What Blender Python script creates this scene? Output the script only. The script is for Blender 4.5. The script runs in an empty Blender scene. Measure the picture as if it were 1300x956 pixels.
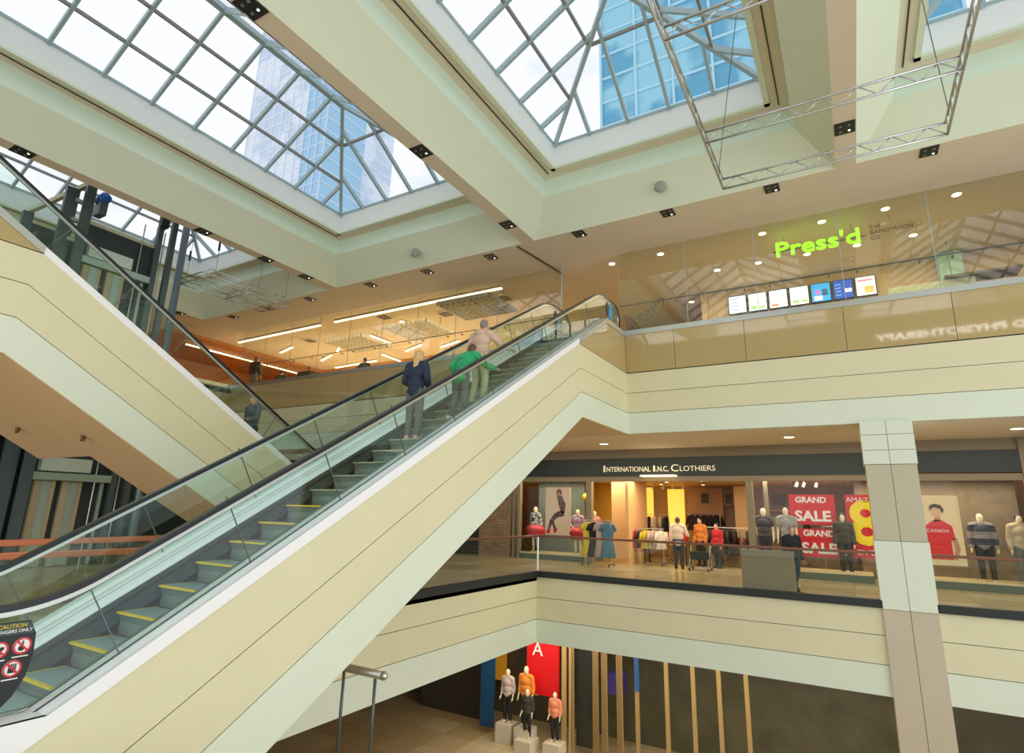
import bpy, bmesh, math, random
from mathutils import Vector, Matrix
random.seed(7)
C = bpy.context.scene
COL = C.collection
PI = math.pi

# ------------------------------------------------------------------ camera
FPX, YAW, PITCH, ROLL, CYP = 723.91, -0.533791, 0.244344, 0.026208, 467.82
W0 = Vector((math.sin(YAW)*math.cos(PITCH), math.cos(YAW)*math.cos(PITCH), math.sin(PITCH)))
R0 = Vector((math.cos(YAW), -math.sin(YAW), 0)); U0 = R0.cross(W0)
R1 = R0*math.cos(ROLL) + U0*math.sin(ROLL); U1 = -R0*math.sin(ROLL) + U0*math.cos(ROLL)
cam = bpy.data.objects.new('camera', bpy.data.cameras.new('camera'))
COL.objects.link(cam)
cam.matrix_world = Matrix(((R1.x, U1.x, -W0.x, 0), (R1.y, U1.y, -W0.y, 0), (R1.z, U1.z, -W0.z, 0), (0, 0, 0, 1)))
cam.data.sensor_width = 36; cam.data.lens = 36*FPX/1300
cam.data.shift_y = -(478 - CYP)/1300
cam.data.clip_start = 0.05; cam.data.clip_end = 500
C.camera = cam

# ------------------------------------------------------------------ colour management
vs = C.view_settings
vs.view_transform = 'Standard'; vs.look = 'None'; vs.gamma = 1; vs.use_curve_mapping = False
vs.exposure = 0.0
cy = C.cycles
cy.max_bounces = 10; cy.diffuse_bounces = 5; cy.glossy_bounces = 4; cy.transparent_max_bounces = 32
cy.transmission_bounces = 6; cy.caustics_reflective = False; cy.caustics_refractive = False
cy.sample_clamp_indirect = 6.0
try:
    cy.use_denoising = True; cy.denoiser = 'OPENIMAGEDENOISE'
except Exception: pass

def srgb(h):
    if isinstance(h, str):
        h = h.lstrip('#'); c = [int(h[i:i+2], 16)/255 for i in (0, 2, 4)]
    else: c = list(h)
    return tuple((x/12.92 if x <= .04045 else ((x+.055)/1.055)**2.4) for x in c) + (1,)

# ------------------------------------------------------------------ world: overcast sky with soft clouds
wd = bpy.data.worlds.new('overcast_sky'); C.world = wd; wd.use_nodes = True
nt = wd.node_tree; nt.nodes.clear()
out = nt.nodes.new('ShaderNodeOutputWorld'); bg = nt.nodes.new('ShaderNodeBackground')
tc = nt.nodes.new('ShaderNodeTexCoord'); mp = nt.nodes.new('ShaderNodeMapping'); ns = nt.nodes.new('ShaderNodeTexNoise')
rp = nt.nodes.new('ShaderNodeValToRGB')
mp.inputs['Scale'].default_value = (1, 1, 2.2)
ns.inputs['Scale'].default_value = 3.2; ns.inputs['Detail'].default_value = 5; ns.inputs['Roughness'].default_value = .55
rp.color_ramp.elements[0].position = .3; rp.color_ramp.elements[0].color = srgb('#c4dcec')
rp.color_ramp.elements[1].position = .45; rp.color_ramp.elements[1].color = srgb('#f3f3f6')
nt.links.new(tc.outputs['Generated'], mp.inputs['Vector']); nt.links.new(mp.outputs['Vector'], ns.inputs['Vector'])
nt.links.new(ns.outputs['Fac'], rp.inputs['Fac']); nt.links.new(rp.outputs['Color'], bg.inputs['Color'])
bg.inputs['Strength'].default_value = 1.14
nt.links.new(bg.outputs['Background'], out.inputs['Surface'])

def area(name, loc, size, power, col=(1, 1, 1), rot=(0, 0, 0), sy=None):
    l = bpy.data.lights.new(name, 'AREA'); l.energy = power; l.color = col
    l.shape = 'RECTANGLE'; l.size = size; l.size_y = sy or size
    o = bpy.data.objects.new(name, l); COL.objects.link(o); o.location = loc; o.rotation_euler = rot
    return o
# added broad fill lights behind the camera and to the east, brightening the atrium
area('fill_south', (-7, -9, 5.0), 26, 1350, (1, 1.0, .94), (math.radians(75), 0, 0), 11)
area('fill_east', (34, -4, 2.5), 20, 6200, (1, 1.0, .95), (0, math.radians(90), 0), 34)
# row of downlights of the upper gallery, store and food court lamps, plus an added upward fill
area('gallery_light', (-1, 18.3, 7.85), 12, 200, (1, .83, .58), (0, 0, 0), 3)
area('food_court_light', (-20, 21.0, 7.6), 14, 800, (1, .74, .44), (0, 0, 0), 8)
area('food_court_fill', (-19, 20.5, 6.2), 16, 200, (1, .74, .46), (PI, 0, 0), 7)  # added fill aimed up to brighten the food court ceiling, not a fixture
area('arcade_light', (-3, 17.9, 2.15), 15, 150, (1, .9, .72), (0, 0, 0), 2.4)
area('shop_light', (-5, 24.2, 2.0), 10, 900, (1, .72, .4), (0, 0, 0), 5)
area('window_light', (-4, 20.6, 1.15), 16, 330, (1, .85, .62), (0, 0, 0), .8)
area('lower_arcade_light', (-5, 18.6, -3.8), 14, 420, (1, .86, .65), (0, 0, 0), 2.5)
area('west_arcade_light', (-19.5, 15, 2.1), 10, 70, (1, .95, .85), (0, 0, 0), 6)

# ------------------------------------------------------------------ pixel rays of the photograph -> points on real planes
def _ray(x, y): return R1*((x-650)/FPX) - U1*((y-CYP)/FPX) + W0
def onX(x, y, v): d = _ray(x, y); return d*(v/d.x)
def onY(x, y, v): d = _ray(x, y); return d*(v/d.y)
def onZ(x, y, v): d = _ray(x, y); return d*(v/d.z)

# ------------------------------------------------------------------ materials
MATS = {}
def mat(name, col, rough=.6, metal=0, emit=None, es=1, noise=0, nscale=8, bump=0, spec=None, stripes=None, col2=None):
    if name in MATS: return MATS[name]
    m = bpy.data.materials.new(name); m.use_nodes = True; n = m.node_tree; b = n.nodes['Principled BSDF']
    c = srgb(col); b.inputs['Base Color'].default_value = c
    b.inputs['Roughness'].default_value = rough; b.inputs['Metallic'].default_value = metal
    if spec is not None: b.inputs['Specular IOR Level'].default_value = spec
    if emit: b.inputs['Emission Color'].default_value = srgb(emit); b.inputs['Emission Strength'].default_value = es
    if noise or col2:
        t = n.nodes.new('ShaderNodeTexCoord'); x = n.nodes.new('ShaderNodeTexNoise'); x.inputs['Scale'].default_value = nscale
        x.inputs['Detail'].default_value = 3
        r = n.nodes.new('ShaderNodeValToRGB'); n.links.new(t.outputs['Object'], x.inputs['Vector'])
        n.links.new(x.outputs['Fac'], r.inputs['Fac']); n.links.new(r.outputs['Color'], b.inputs['Base Color'])
        c2 = srgb(col2) if col2 else tuple(v*(1-noise) for v in c[:3]) + (1,)
        r.color_ramp.elements[0].color = c2; r.color_ramp.elements[1].color = c
        if col2: r.color_ramp.elements[0].position = .46; r.color_ramp.elements[1].position = .54
        else: r.color_ramp.elements[0].position = .3; r.color_ramp.elements[1].position = .65
        if bump:
            bp = n.nodes.new('ShaderNodeBump'); bp.inputs['Strength'].default_value = bump
            n.links.new(x.outputs['Fac'], bp.inputs['Height']); n.links.new(bp.outputs['Normal'], b.inputs['Normal'])
    if stripes:   # (axis index, scale, second colour)
        t = n.nodes.new('ShaderNodeTexCoord'); w = n.nodes.new('ShaderNodeTexWave'); w.bands_direction = 'XYZ'[stripes[0]]
        w.inputs['Scale'].default_value = stripes[1]; r = n.nodes.new('ShaderNodeValToRGB'); r.color_ramp.interpolation = 'CONSTANT'
        r.color_ramp.elements[0].color = srgb(stripes[2]); r.color_ramp.elements[1].color = c; r.color_ramp.elements[1].position = .5
        n.links.new(t.outputs['Object'], w.inputs['Vector']); n.links.new(w.outputs['Fac'], r.inputs['Fac']); n.links.new(r.outputs['Color'], b.inputs['Base Color'])
    MATS[name] = m; return m

def glass(name, tint=(.93, .98, .95), refl=1.0, rough=0.0, edge=None):
    if name in MATS: return MATS[name]
    m = bpy.data.materials.new(name); m.use_nodes = True; n = m.node_tree; n.nodes.clear()
    o = n.nodes.new('ShaderNodeOutputMaterial'); mx = n.nodes.new('ShaderNodeMixShader'); tr = n.nodes.new('ShaderNodeBsdfTransparent')
    gl = n.nodes.new('ShaderNodeBsdfGlossy'); fr = n.nodes.new('ShaderNodeFresnel'); mu = n.nodes.new('ShaderNodeMath'); mu.operation = 'MULTIPLY'
    fr.inputs['IOR'].default_value = 1.5; mu.inputs[1].default_value = refl; mu.use_clamp = True
    tr.inputs['Color'].default_value = tint + (1,); gl.inputs['Roughness'].default_value = rough
    ge = n.nodes.new('ShaderNodeNewGeometry'); ma = n.nodes.new('ShaderNodeMath'); ma.operation = 'MULTIPLY_ADD'   # same reflectance from both sides of the pane
    ma.inputs[1].default_value = 1/1.5-1.5; ma.inputs[2].default_value = 1.5
    n.links.new(ge.outputs['Backfacing'], ma.inputs[0]); n.links.new(ma.outputs[0], fr.inputs['IOR'])
    n.links.new(fr.outputs[0], mu.inputs[0]); n.links.new(mu.outputs[0], mx.inputs[0])
    n.links.new(tr.outputs[0], mx.inputs[1]); n.links.new(gl.outputs[0], mx.inputs[2]); n.links.new(mx.outputs[0], o.inputs['Surface'])
    MATS[name] = m; return m

def tiles(name, c1, c2, mortar, scale, bw=.5, rh=.25, ms=.01, rough=.5, vertical=False, offset=.5):
    if name in MATS: return MATS[name]
    m = bpy.data.materials.new(name); m.use_nodes = True; n = m.node_tree; b = n.nodes['Principled BSDF']
    t = n.nodes.new('ShaderNodeTexCoord'); mpg = n.nodes.new('ShaderNodeMapping'); br = n.nodes.new('ShaderNodeTexBrick')
    if vertical: mpg.inputs['Rotation'].default_value = (PI/2, 0, 0)
    br.inputs['Color1'].default_value = srgb(c1); br.inputs['Color2'].default_value = srgb(c2); br.inputs['Mortar'].default_value = srgb(mortar)
    br.inputs['Scale'].default_value = scale; br.inputs['Brick Width'].default_value = bw; br.inputs['Row Height'].default_value = rh
    br.inputs['Mortar Size'].default_value = ms; br.offset = offset; b.inputs['Roughness'].default_value = rough
    n.links.new(t.outputs['Object'], mpg.inputs['Vector']); n.links.new(mpg.outputs['Vector'], br.inputs['Vector'])
    n.links.new(br.outputs['Color'], b.inputs['Base Color']); MATS[name] = m; return m

CREAM = mat('cream_panel', '#dcd7b3', .5, noise=.03, nscale=1.5)
PALE = mat('pale_band_paint', '#dbe4d0', .5, noise=.02, nscale=1.5)
SLANT = mat('ceiling_beam_paint', '#e0ead2', .75, noise=.03, nscale=1)
SOFFIT = mat('soffit_paint', '#e6dac2', .75, noise=.03, nscale=1)
COVE = mat('cove_paint', '#dcefdf', .7)
CURB = mat('curb_paint', '#edf2f0', .7)
SEAM = mat('dark_seam', '#4e4632', .8)
BLACK = mat('black_metal', '#1d2423', .5)
TAN = mat('tan_glossy_panel', '#b9a473', .04, spec=.8)
TANB = mat('truss_soffit_paint', '#dfc49c', .6, noise=.03, nscale=1)
STEEL = mat('brushed_steel', '#c9ccc6', .3, .85)
DSTEEL = mat('dark_steel', '#67706f', .4, .6)
ALU = mat('white_aluminium', '#f2f5f8', .35, .1)
SKIRTM = mat('dark_skirt_steel', '#5c6665', .38, .5)
WHITE = mat('white_enamel', '#f1f2f4', .4)
GLZ = glass('guard_glass', (.95, .985, .965), .7)
GLZG = glass('green_guard_glass', (.89, .975, .945), 1.2)
SHOPG = glass('shop_glass', (.98, .985, .98), .3)
UPG = glass('gallery_glass', (.95, .97, .93), 1.9)
SKYG = glass('skylight_glass', (.97, .985, 1.0), .5)
COPPER = mat('copper_rail', '#e58f70', .22, .5)
BROWNRAIL = mat('brown_rail', '#7b4f3c', .35, .4)
RUBBER = mat('black_rubber', '#101a20', .35, spec=.5)
YELLOW = mat('yellow_paint', '#e8c51c', .5)
TREAD = mat('grooved_tread', '#bcd6d6', .3, .3, stripes=(0, 22, '#8fb0b0'))
RISER = mat('grooved_riser', '#9aa69c', .4, .4, stripes=(0, 22, '#77847c'))
SKIN = mat('skin', '#d9a98b', .55)
CLAY = mat('mannequin_cream', '#efe0c0', .45)
MULL = mat('skylight_frame', '#a3bcc2', .4)
RED = mat('red_sale', '#d8131c', .5)
WHITEP = mat('white_print', '#f6f3ee', .6)

# ------------------------------------------------------------------ mesh helpers
class MB:
    def __init__(s): s.v = []; s.f = []
    def add(s, vs_, fs): k = len(s.v); s.v += [Vector(v) for v in vs_]; s.f += [tuple(i+k for i in f) for f in fs]; return s
    def box(s, x0, x1, y0, y1, z0, z1):
        return s.add([(x0, y0, z0), (x1, y0, z0), (x1, y1, z0), (x0, y1, z0), (x0, y0, z1), (x1, y0, z1), (x1, y1, z1), (x0, y1, z1)],
                     [(0, 3, 2, 1), (4, 5, 6, 7), (0, 1, 5, 4), (1, 2, 6, 5), (2, 3, 7, 6), (3, 0, 4, 7)])
    def prismX(s, pts, x0, x1):     # polygon in (y,z) extruded along x
        n = len(pts)
        return s.add([(x0, p[0], p[1]) for p in pts] + [(x1, p[0], p[1]) for p in pts],
                     [tuple(range(n))[::-1], tuple(range(n, 2*n))] + [(i, (i+1) % n, n+(i+1) % n, n+i) for i in range(n)])
    def prismY(s, pts, y0, y1):     # polygon in (x,z)
        n = len(pts)
        return s.add([(p[0], y0, p[1]) for p in pts] + [(p[0], y1, p[1]) for p in pts],
                     [tuple(range(n)), tuple(range(n, 2*n))[::-1]] + [(i, n+i, n+(i+1) % n, (i+1) % n) for i in range(n)])
    def prismZ(s, pts, z0, z1):
        n = len(pts)
        return s.add([(p[0], p[1], z0) for p in pts] + [(p[0], p[1], z1) for p in pts],
                     [tuple(range(n))[::-1], tuple(range(n, 2*n))] + [(i, (i+1) % n, n+(i+1) % n, n+i) for i in range(n)])
    def bar(s, a, b, w, h=None, up=(0, 0, 1)):   # rectangular bar between points
        a = Vector(a); b = Vector(b); h = h or w; d = (b-a).normalized(); up = Vector(up)
        if abs(d.dot(up)) > .98: up = Vector((1, 0, 0))
        r = d.cross(up).normalized()*w/2; u = r.cross(d).normalized()*h/2
        q = [a-r-u, a+r-u, a+r+u, a-r+u, b-r-u, b+r-u, b+r+u, b-r+u]
        return s.add(q, [(0, 1, 2, 3), (4, 7, 6, 5), (0, 4, 5, 1), (1, 5, 6, 2), (2, 6, 7, 3), (3, 7, 4, 0)])
    def cone(s, a, b, r0, r1, n=10):
        a = Vector(a); b = Vector(b); d = (b-a)
        if d.length < 1e-6: return s
        d.normalize(); up = Vector((0, 0, 1)) if abs(d.z) < .9 else Vector((1, 0, 0))
        r = d.cross(up).normalized(); u = r.cross(d)
        q = [a+(r*math.cos(t)+u*math.sin(t))*r0 for t in [2*PI*i/n for i in range(n)]] + [b+(r*math.cos(t)+u*math.sin(t))*r1 for t in [2*PI*i/n for i in range(n)]]
        return s.add(q, [tuple(range(n)), tuple(range(n, 2*n))[::-1]] + [(i, n+i, n+(i+1) % n, (i+1) % n) for i in range(n)])
    def ball(s, c, rx, ry=None, rz=None, n=12, m=8):
        ry = ry or rx; rz = rz or rx; c = Vector(c); q = [c+Vector((0, 0, -rz))]
        for j in range(1, m):
            t = PI*j/m
            for i in range(n):
                p = 2*PI*i/n; q.append(c+Vector((rx*math.sin(t)*math.cos(p), ry*math.sin(t)*math.sin(p), -rz*math.cos(t))))
        q.append(c+Vector((0, 0, rz))); L = len(q)-1; f = []
        for i in range(n): f.append((0, 1+(i+1) % n, 1+i)); f.append((L, L-n+i, L-n+(i+1) % n))
        for j in range(m-2):
            for i in range(n): a = 1+j*n+i; b = 1+j*n+(i+1) % n; f.append((a, b, b+n, a+n))
        return s.add(q, f)
    def sweepYZ(s, path, x0, x1, h0, h1):   # rectangular section along path of (y,z), offset normals h0..h1
        n = len(path); q = []
        for i, (y, z) in enumerate(path):
            a = path[max(0, i-1)]; b = path[min(n-1, i+1)]; dy, dz = b[0]-a[0], b[1]-a[1]; L = math.hypot(dy, dz) or 1
            ny, nz = -dz/L, dy/L
            q += [(x0, y+ny*h0, z+nz*h0), (x1, y+ny*h0, z+nz*h0), (x1, y+ny*h1, z+nz*h1), (x0, y+ny*h1, z+nz*h1)]
        f = [(0, 3, 2, 1), (4*n-4, 4*n-3, 4*n-2, 4*n-1)]
        for i in range(n-1):
            for k in range(4): a = 4*i+k; b = 4*i+(k+1) % 4; f.append((a, b, b+4, a+4))
        return s.add(q, f)
    def build(s, name, m, parent=None, origin=None, smooth=False, bevel=0):
        me = bpy.data.meshes.new(name)
        if origin is None:
            if parent is not None: origin = wloc(parent)
            elif s.v:
                origin = Vector(((min(v.x for v in s.v)+max(v.x for v in s.v))/2, (min(v.y for v in s.v)+max(v.y for v in s.v))/2, min(v.z for v in s.v)))
            else: origin = Vector((0, 0, 0))
        origin = Vector(origin)
        me.from_pydata([v-origin for v in s.v], [], s.f); me.validate()
        bm = bmesh.new(); bm.from_mesh(me); bmesh.ops.recalc_face_normals(bm, faces=bm.faces)
        bm.to_mesh(me); bm.free()
        if smooth:
            for p in me.polygons: p.use_smooth = True
        me.materials.append(m)
        o = bpy.data.objects.new(name, me); COL.objects.link(o)
        if parent is not None: o.parent = parent; o.location = origin-wloc(parent)
        else: o.location = origin
        if bevel:
            b = o.modifiers.new('bevel', 'BEVEL'); b.width = bevel; b.segments = 2; b.limit_method = 'ANGLE'
        return o
def wloc(o):
    p = Vector((0, 0, 0))
    while o is not None: p = p+Vector(o.location); o = o.parent
    return p
def B(x0, x1, y0, y1, z0, z1): return MB().box(x0, x1, y0, y1, z0, z1)
def tag(o, label=None, cat=None, group=None, kind=None):
    if label: o['label'] = label
    if cat: o['category'] = cat
    if group: o['group'] = group
    if kind: o['kind'] = kind
    return o
def struct(o, label=None): o['kind'] = 'structure'; return tag(o, label)
def empty(name, loc, label, cat, group=None, kind=None):
    o = bpy.data.objects.new(name, None); COL.objects.link(o); o.location = loc; o.empty_display_size = .2
    return tag(o, label, cat, group, kind)
def text(name, s, loc, size, m, parent, xdir=(1, 0, 0), up=(0, 0, 1), ext=.006, align='CENTER', width=None, shear=0, bold=0):
    cu = bpy.data.curves.new(name, 'FONT'); cu.body = s; cu.size = size; cu.extrude = ext; cu.align_x = align; cu.align_y = 'CENTER'; cu.shear = shear
    cu.resolution_u = 3; cu.offset = bold
    t = bpy.data.objects.new(name, cu); COL.objects.link(t)
    bpy.context.view_layer.update()
    me = bpy.data.meshes.new_from_object(t.evaluated_get(bpy.context.evaluated_depsgraph_get()))
    bpy.data.objects.remove(t); bpy.data.curves.remove(cu)
    sx = 1
    if width and me.vertices:
        w = max(v.co.x for v in me.vertices)-min(v.co.x for v in me.vertices); sx = width/w
    X = Vector(xdir).normalized(); U = Vector(up).normalized(); N = X.cross(U)
    for v in me.vertices: c = v.co.copy(); v.co = X*c.x*sx+U*c.y+N*c.z
    me.materials.clear(); me.materials.append(m)
    o = bpy.data.objects.new(name, me); COL.objects.link(o)
    if parent is not None: o.parent = parent; o.location = Vector(loc)-wloc(parent)
    else: o.location = loc
    return o
def lerp(a, b, t): return a+(b-a)*t

MF, UF, LF = -1.75, 5.15, -7.75          # mid, upper and lower floor levels
FY = 15.95                               # face of the far gallery
EX = -5.45                               # right side of the rising escalator

# ================================================================== STRUCTURE
floor_m = tiles('floor_tile', '#c9b596', '#b59c78', '#9a8564', 1, .9, .9, .006, .25, offset=0)
floor_g = tiles('floor_tile_light', '#c6b896', '#ad976e', '#8f7c5a', 1, 1.2, 1.2, .006, .22, offset=0)
# mid floor: far strip, west part, near strip under the camera
struct(B(-30, 8, FY+.02, 30, MF-.25, MF).build('floor', floor_g))
struct(B(-30, -8.38, 2.0, FY+.02, MF-.25, MF).build('floor', floor_m))
struct(B(-30, 8, -12, 2.0, MF-.25, MF).build('floor', floor_m))
# ceiling above the mid level galleries
struct(B(-30, 8, FY+.15, 30, 2.25, 2.4).build('ceiling', SOFFIT))
struct(B(-30, -24.6, -12, FY+.15, 2.25, 2.4).build('ceiling', SOFFIT))
# upper floor slabs
struct(B(-32, 8, FY+.1, 30, UF-.2, UF).build('floor', floor_g))
struct(B(-32, -24.6, -12, FY+.1, UF-.2, UF).build('floor', floor_g))
struct(B(-16, EX-6.05, -12, 1.2, UF-.2, UF).build('floor', floor_g))
# lower floor
struct(B(-30, 8, -12, 30, LF-.2, LF).build('floor', floor_g))
# slab undersides of the mid level
struct(B(-30, 8, FY+.2, 30, -3.69, -3.6).build('ceiling', SOFFIT))
struct(B(-30, -8.6, 2.2, FY+.2, -3.69, -3.6).build('ceiling', SOFFIT))
struct(B(-30, 8, -12, 1.9, -3.69, -3.6).build('ceiling', SOFFIT))

def fascia(name, axis, a, b, pos, sgn, zs, ms, th=.15, gap=.014):
    """stacked panels along a wall face; zs from low to high; returns structure root with panel parts"""
    root = None
    for i in range(len(zs)-1):
        z0, z1 = zs[i]+gap*(i > 0), zs[i+1]
        mb = MB()
        if axis == 'x': mb.box(a, b, min(pos, pos+sgn*th), max(pos, pos+sgn*th), z0, z1)
        else: mb.box(min(pos, pos+sgn*th), max(pos, pos+sgn*th), a, b, z0, z1)
        o = mb.build(name if root is None else 'panel', ms[i], root)
        if root is None: root = o; struct(o)
    mb = MB(); q = th*.85
    if axis == 'x': mb.box(a+.01, b-.01, min(pos+sgn*.02, pos+sgn*q), max(pos+sgn*.02, pos+sgn*q), zs[0]+.02, zs[-1]-.02)
    else: mb.box(min(pos+sgn*.02, pos+sgn*q), max(pos+sgn*.02, pos+sgn*q), a+.01, b-.01, zs[0]+.02, zs[-1]-.02)
    mb.build('seam', SEAM, root)
    return root
MZ = [-3.69, -3.07, -2.47, -1.89]
fascia('wall_far', 'x', -8.38, 8, FY, 1, MZ, [PALE, CREAM, CREAM])
fascia('wall_west', 'y', 2.2, FY+.15, -8.38, -1, MZ, [PALE, CREAM, CREAM])
fascia('wall_near', 'x', -5.3, 8, 2.05, -1, MZ, [PALE, CREAM, CREAM])
UZ = [2.25, 2.85, 3.44, 4.04]
fascia('wall_far', 'x', EX+.0, 8, FY, 1, UZ, [PALE, CREAM, CREAM])
fascia('wall_far', 'x', -24.6, EX-2.0, FY, 1, UZ, [PALE, CREAM, CREAM])
fascia('wall_west', 'y', -12, FY, -24.6, -1, UZ, [PALE, CREAM, CREAM])
# tan glossy parapet panels with joints, and steel ledge (upper level)
def parapet(a, b, joints, axis='x', pos=FY, sgn=1):
    xs = [a]+[j for j in joints if a < j < b]+[b]; root = None
    for i in range(len(xs)-1):
        mb = MB(); q0, q1 = xs[i]+.006, xs[i+1]-.006
        if axis == 'x': mb.prismX([(pos, 4.07), (pos+.12, 4.07), (pos+.12, 5.2), (pos-.08, 5.2)], q0, q1)   # leans out a little at the top
        else: mb.box(min(pos, pos+sgn*.12), max(pos, pos+sgn*.12), q0, q1, 4.07, 5.2)
        o = mb.build('trim_1' if root is None else 'panel', TAN, root)
        if root is None: root = o; struct(o)
    mb = MB(); l0, l1 = a, b
    if axis == 'x': mb.box(a, b, pos-.1, pos+.18, 5.2, 5.35)
    else: mb.box(min(pos-sgn*.05, pos+sgn*.18), max(pos-sgn*.05, pos+sgn*.18), a, b, 5.2, 5.35)
    mb.build('ledge', STEEL, root)
    mb = MB()
    if axis == 'x': mb.box(a, b, pos+.01, pos+.1, 4.04, 4.07)
    else: mb.box(min(pos+sgn*.01, pos+sgn*.1), max(pos+sgn*.01, pos+sgn*.1), a, b, 4.04, 4.07)
    mb.build('reveal', BLACK, root)
    return root
parapet(EX, 8, [-4.0, -2.1, .25, 2.45, 4.4, 6.4])
parapet(-24.6, EX-2.0, [-22.6, -19.8, -17, -14.2, -11.6, -9.4])
parapet(-12, FY, [-6, -2, 2, 6, 10, 13], 'y', -24.6, -1)

# gallery glass screens on the ledge, with a joint rail at guard height and pane joints
def screen(x0, x1, joints, ztop=7.95):
    xs = [x0]+joints+[x1]
    root = empty('window_1', ((x0+x1)/2, FY+.06, 5.35), None, None, kind='structure')
    for i in range(len(xs)-1):
        B(xs[i]+.008, xs[i+1]-.008, FY+.05, FY+.062, 6.23, ztop).build('pane', UPG, root)
        B(xs[i]+.008, xs[i+1]-.008, FY+.05, FY+.062, 5.35, 6.2).build('pane', UPG, root)
    B(x0, x1, FY+.045, FY+.067, 6.2, 6.222).build('rail', DSTEEL, root)
    for j in xs[1:-1]: B(j-.008, j+.008, FY+.05, FY+.06, 5.35, ztop).build('joint', MULL, root)
    for j in xs[1:-1]:
        for dx in (-.32, .32): MB().cone((j+dx, FY+.0, 6.12), (j+dx, FY+.1, 6.12), .022, .022, 8).build('clamp', DSTEEL, root)
    return root
screen(EX-.2, 8, [-3.6, -1.7, .35, 2.3, 4.3, 6.3])
screen(-24.4, EX-2.2, [-22.7, -20.9, -19.1, -17.3, -15.5, -13.7, -11.9, -10.1])

# upper ceiling and soffit ring
struct(B(-32, 8, 13.93, 30, 7.97, 8.1).build('ceiling', SOFFIT))
struct(B(-32, -24.815, -12, 13.925, 7.97, 8.1).build('ceiling', SOFFIT))
# enclosing walls far back
WARM = mat('orange_lit_wood', '#cf8a45', .5, noise=.2, nscale=2)  # orange lamplight of the food court is put into this wood colour
BEIGE = mat('beige_wall', '#d9bd92', .7, noise=.03, nscale=2)
struct(B(-32, -7.6, 27.5, 27.7, UF, 7.97).build('wall_back', WARM))
struct(B(-7.6, 8, 24.5, 24.7, UF, 7.97).build('wall_back', BEIGE))
struct(B(-7.7, -7.55, 22.0, 27.5, UF, 7.97).build('wall_side', BEIGE))
struct(B(-32.2, -32, -12, 27.7, UF, 7.97).build('wall_left', WARM))
struct(B(7.9, 8.1, FY+.2, 30, LF, 7.97).build('wall_right', BEIGE))
struct(B(-30.2, -30, -12, 27.7, LF, UF-.2).build('wall_left', mat('dark_west_wall', '#3e403a', .7)))
struct(B(-30, 8, 27.7, 27.9, LF, 2.25).build('wall_back', mat('shop_back_wall', '#c9a779', .7, noise=.1, nscale=1)))

# ---- coffered ceiling: beams in Y at these centres, slanted flanks, cove, shelf and curb round each skylight
BX = [-24.6, -16.2, -7.78, .63, 9.05]
YN, YS = 13.93, -9.0
def beam(xc, y0, y1, name='trim_2', left=True, right=True):
    p = [(xc-.21, 7.97), (xc+.21, 7.97)]
    p += [(xc+.96, 8.8), (xc+.96, 9.33)] if right else [(xc+.21, 9.33)]
    p += [(xc-.96, 9.33), (xc-.96, 8.8)] if left else [(xc-.21, 9.33)]
    return p
for i, xc in enumerate(BX):
    left = i > 0
    root = struct(MB().prismY([(xc-.21, 7.97), (xc+.21, 7.97), (xc+.21, 8.02), (xc-.21, 8.02)], YS, YN-.002).build('trim_2', SOFFIT))
    fl = MB()
    for s in ((-1, 1) if left else (1,)):
        y1 = YN
        fl.prismY([(xc+s*.21, 7.975), (xc+s*.96, 8.8), (xc+s*.9, 8.8), (xc+s*.16, 7.99)], YS, YN)
    fl.build('flank', SLANT, root)
    cv = MB()
    for s in ((-1, 1) if left else (1,)): cv.box(min(xc+s*.96, xc+s*.9), max(xc+s*.96, xc+s*.9), YS, YN, 8.8, 9.36)
    cv.build('cove', COVE, root)
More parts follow.
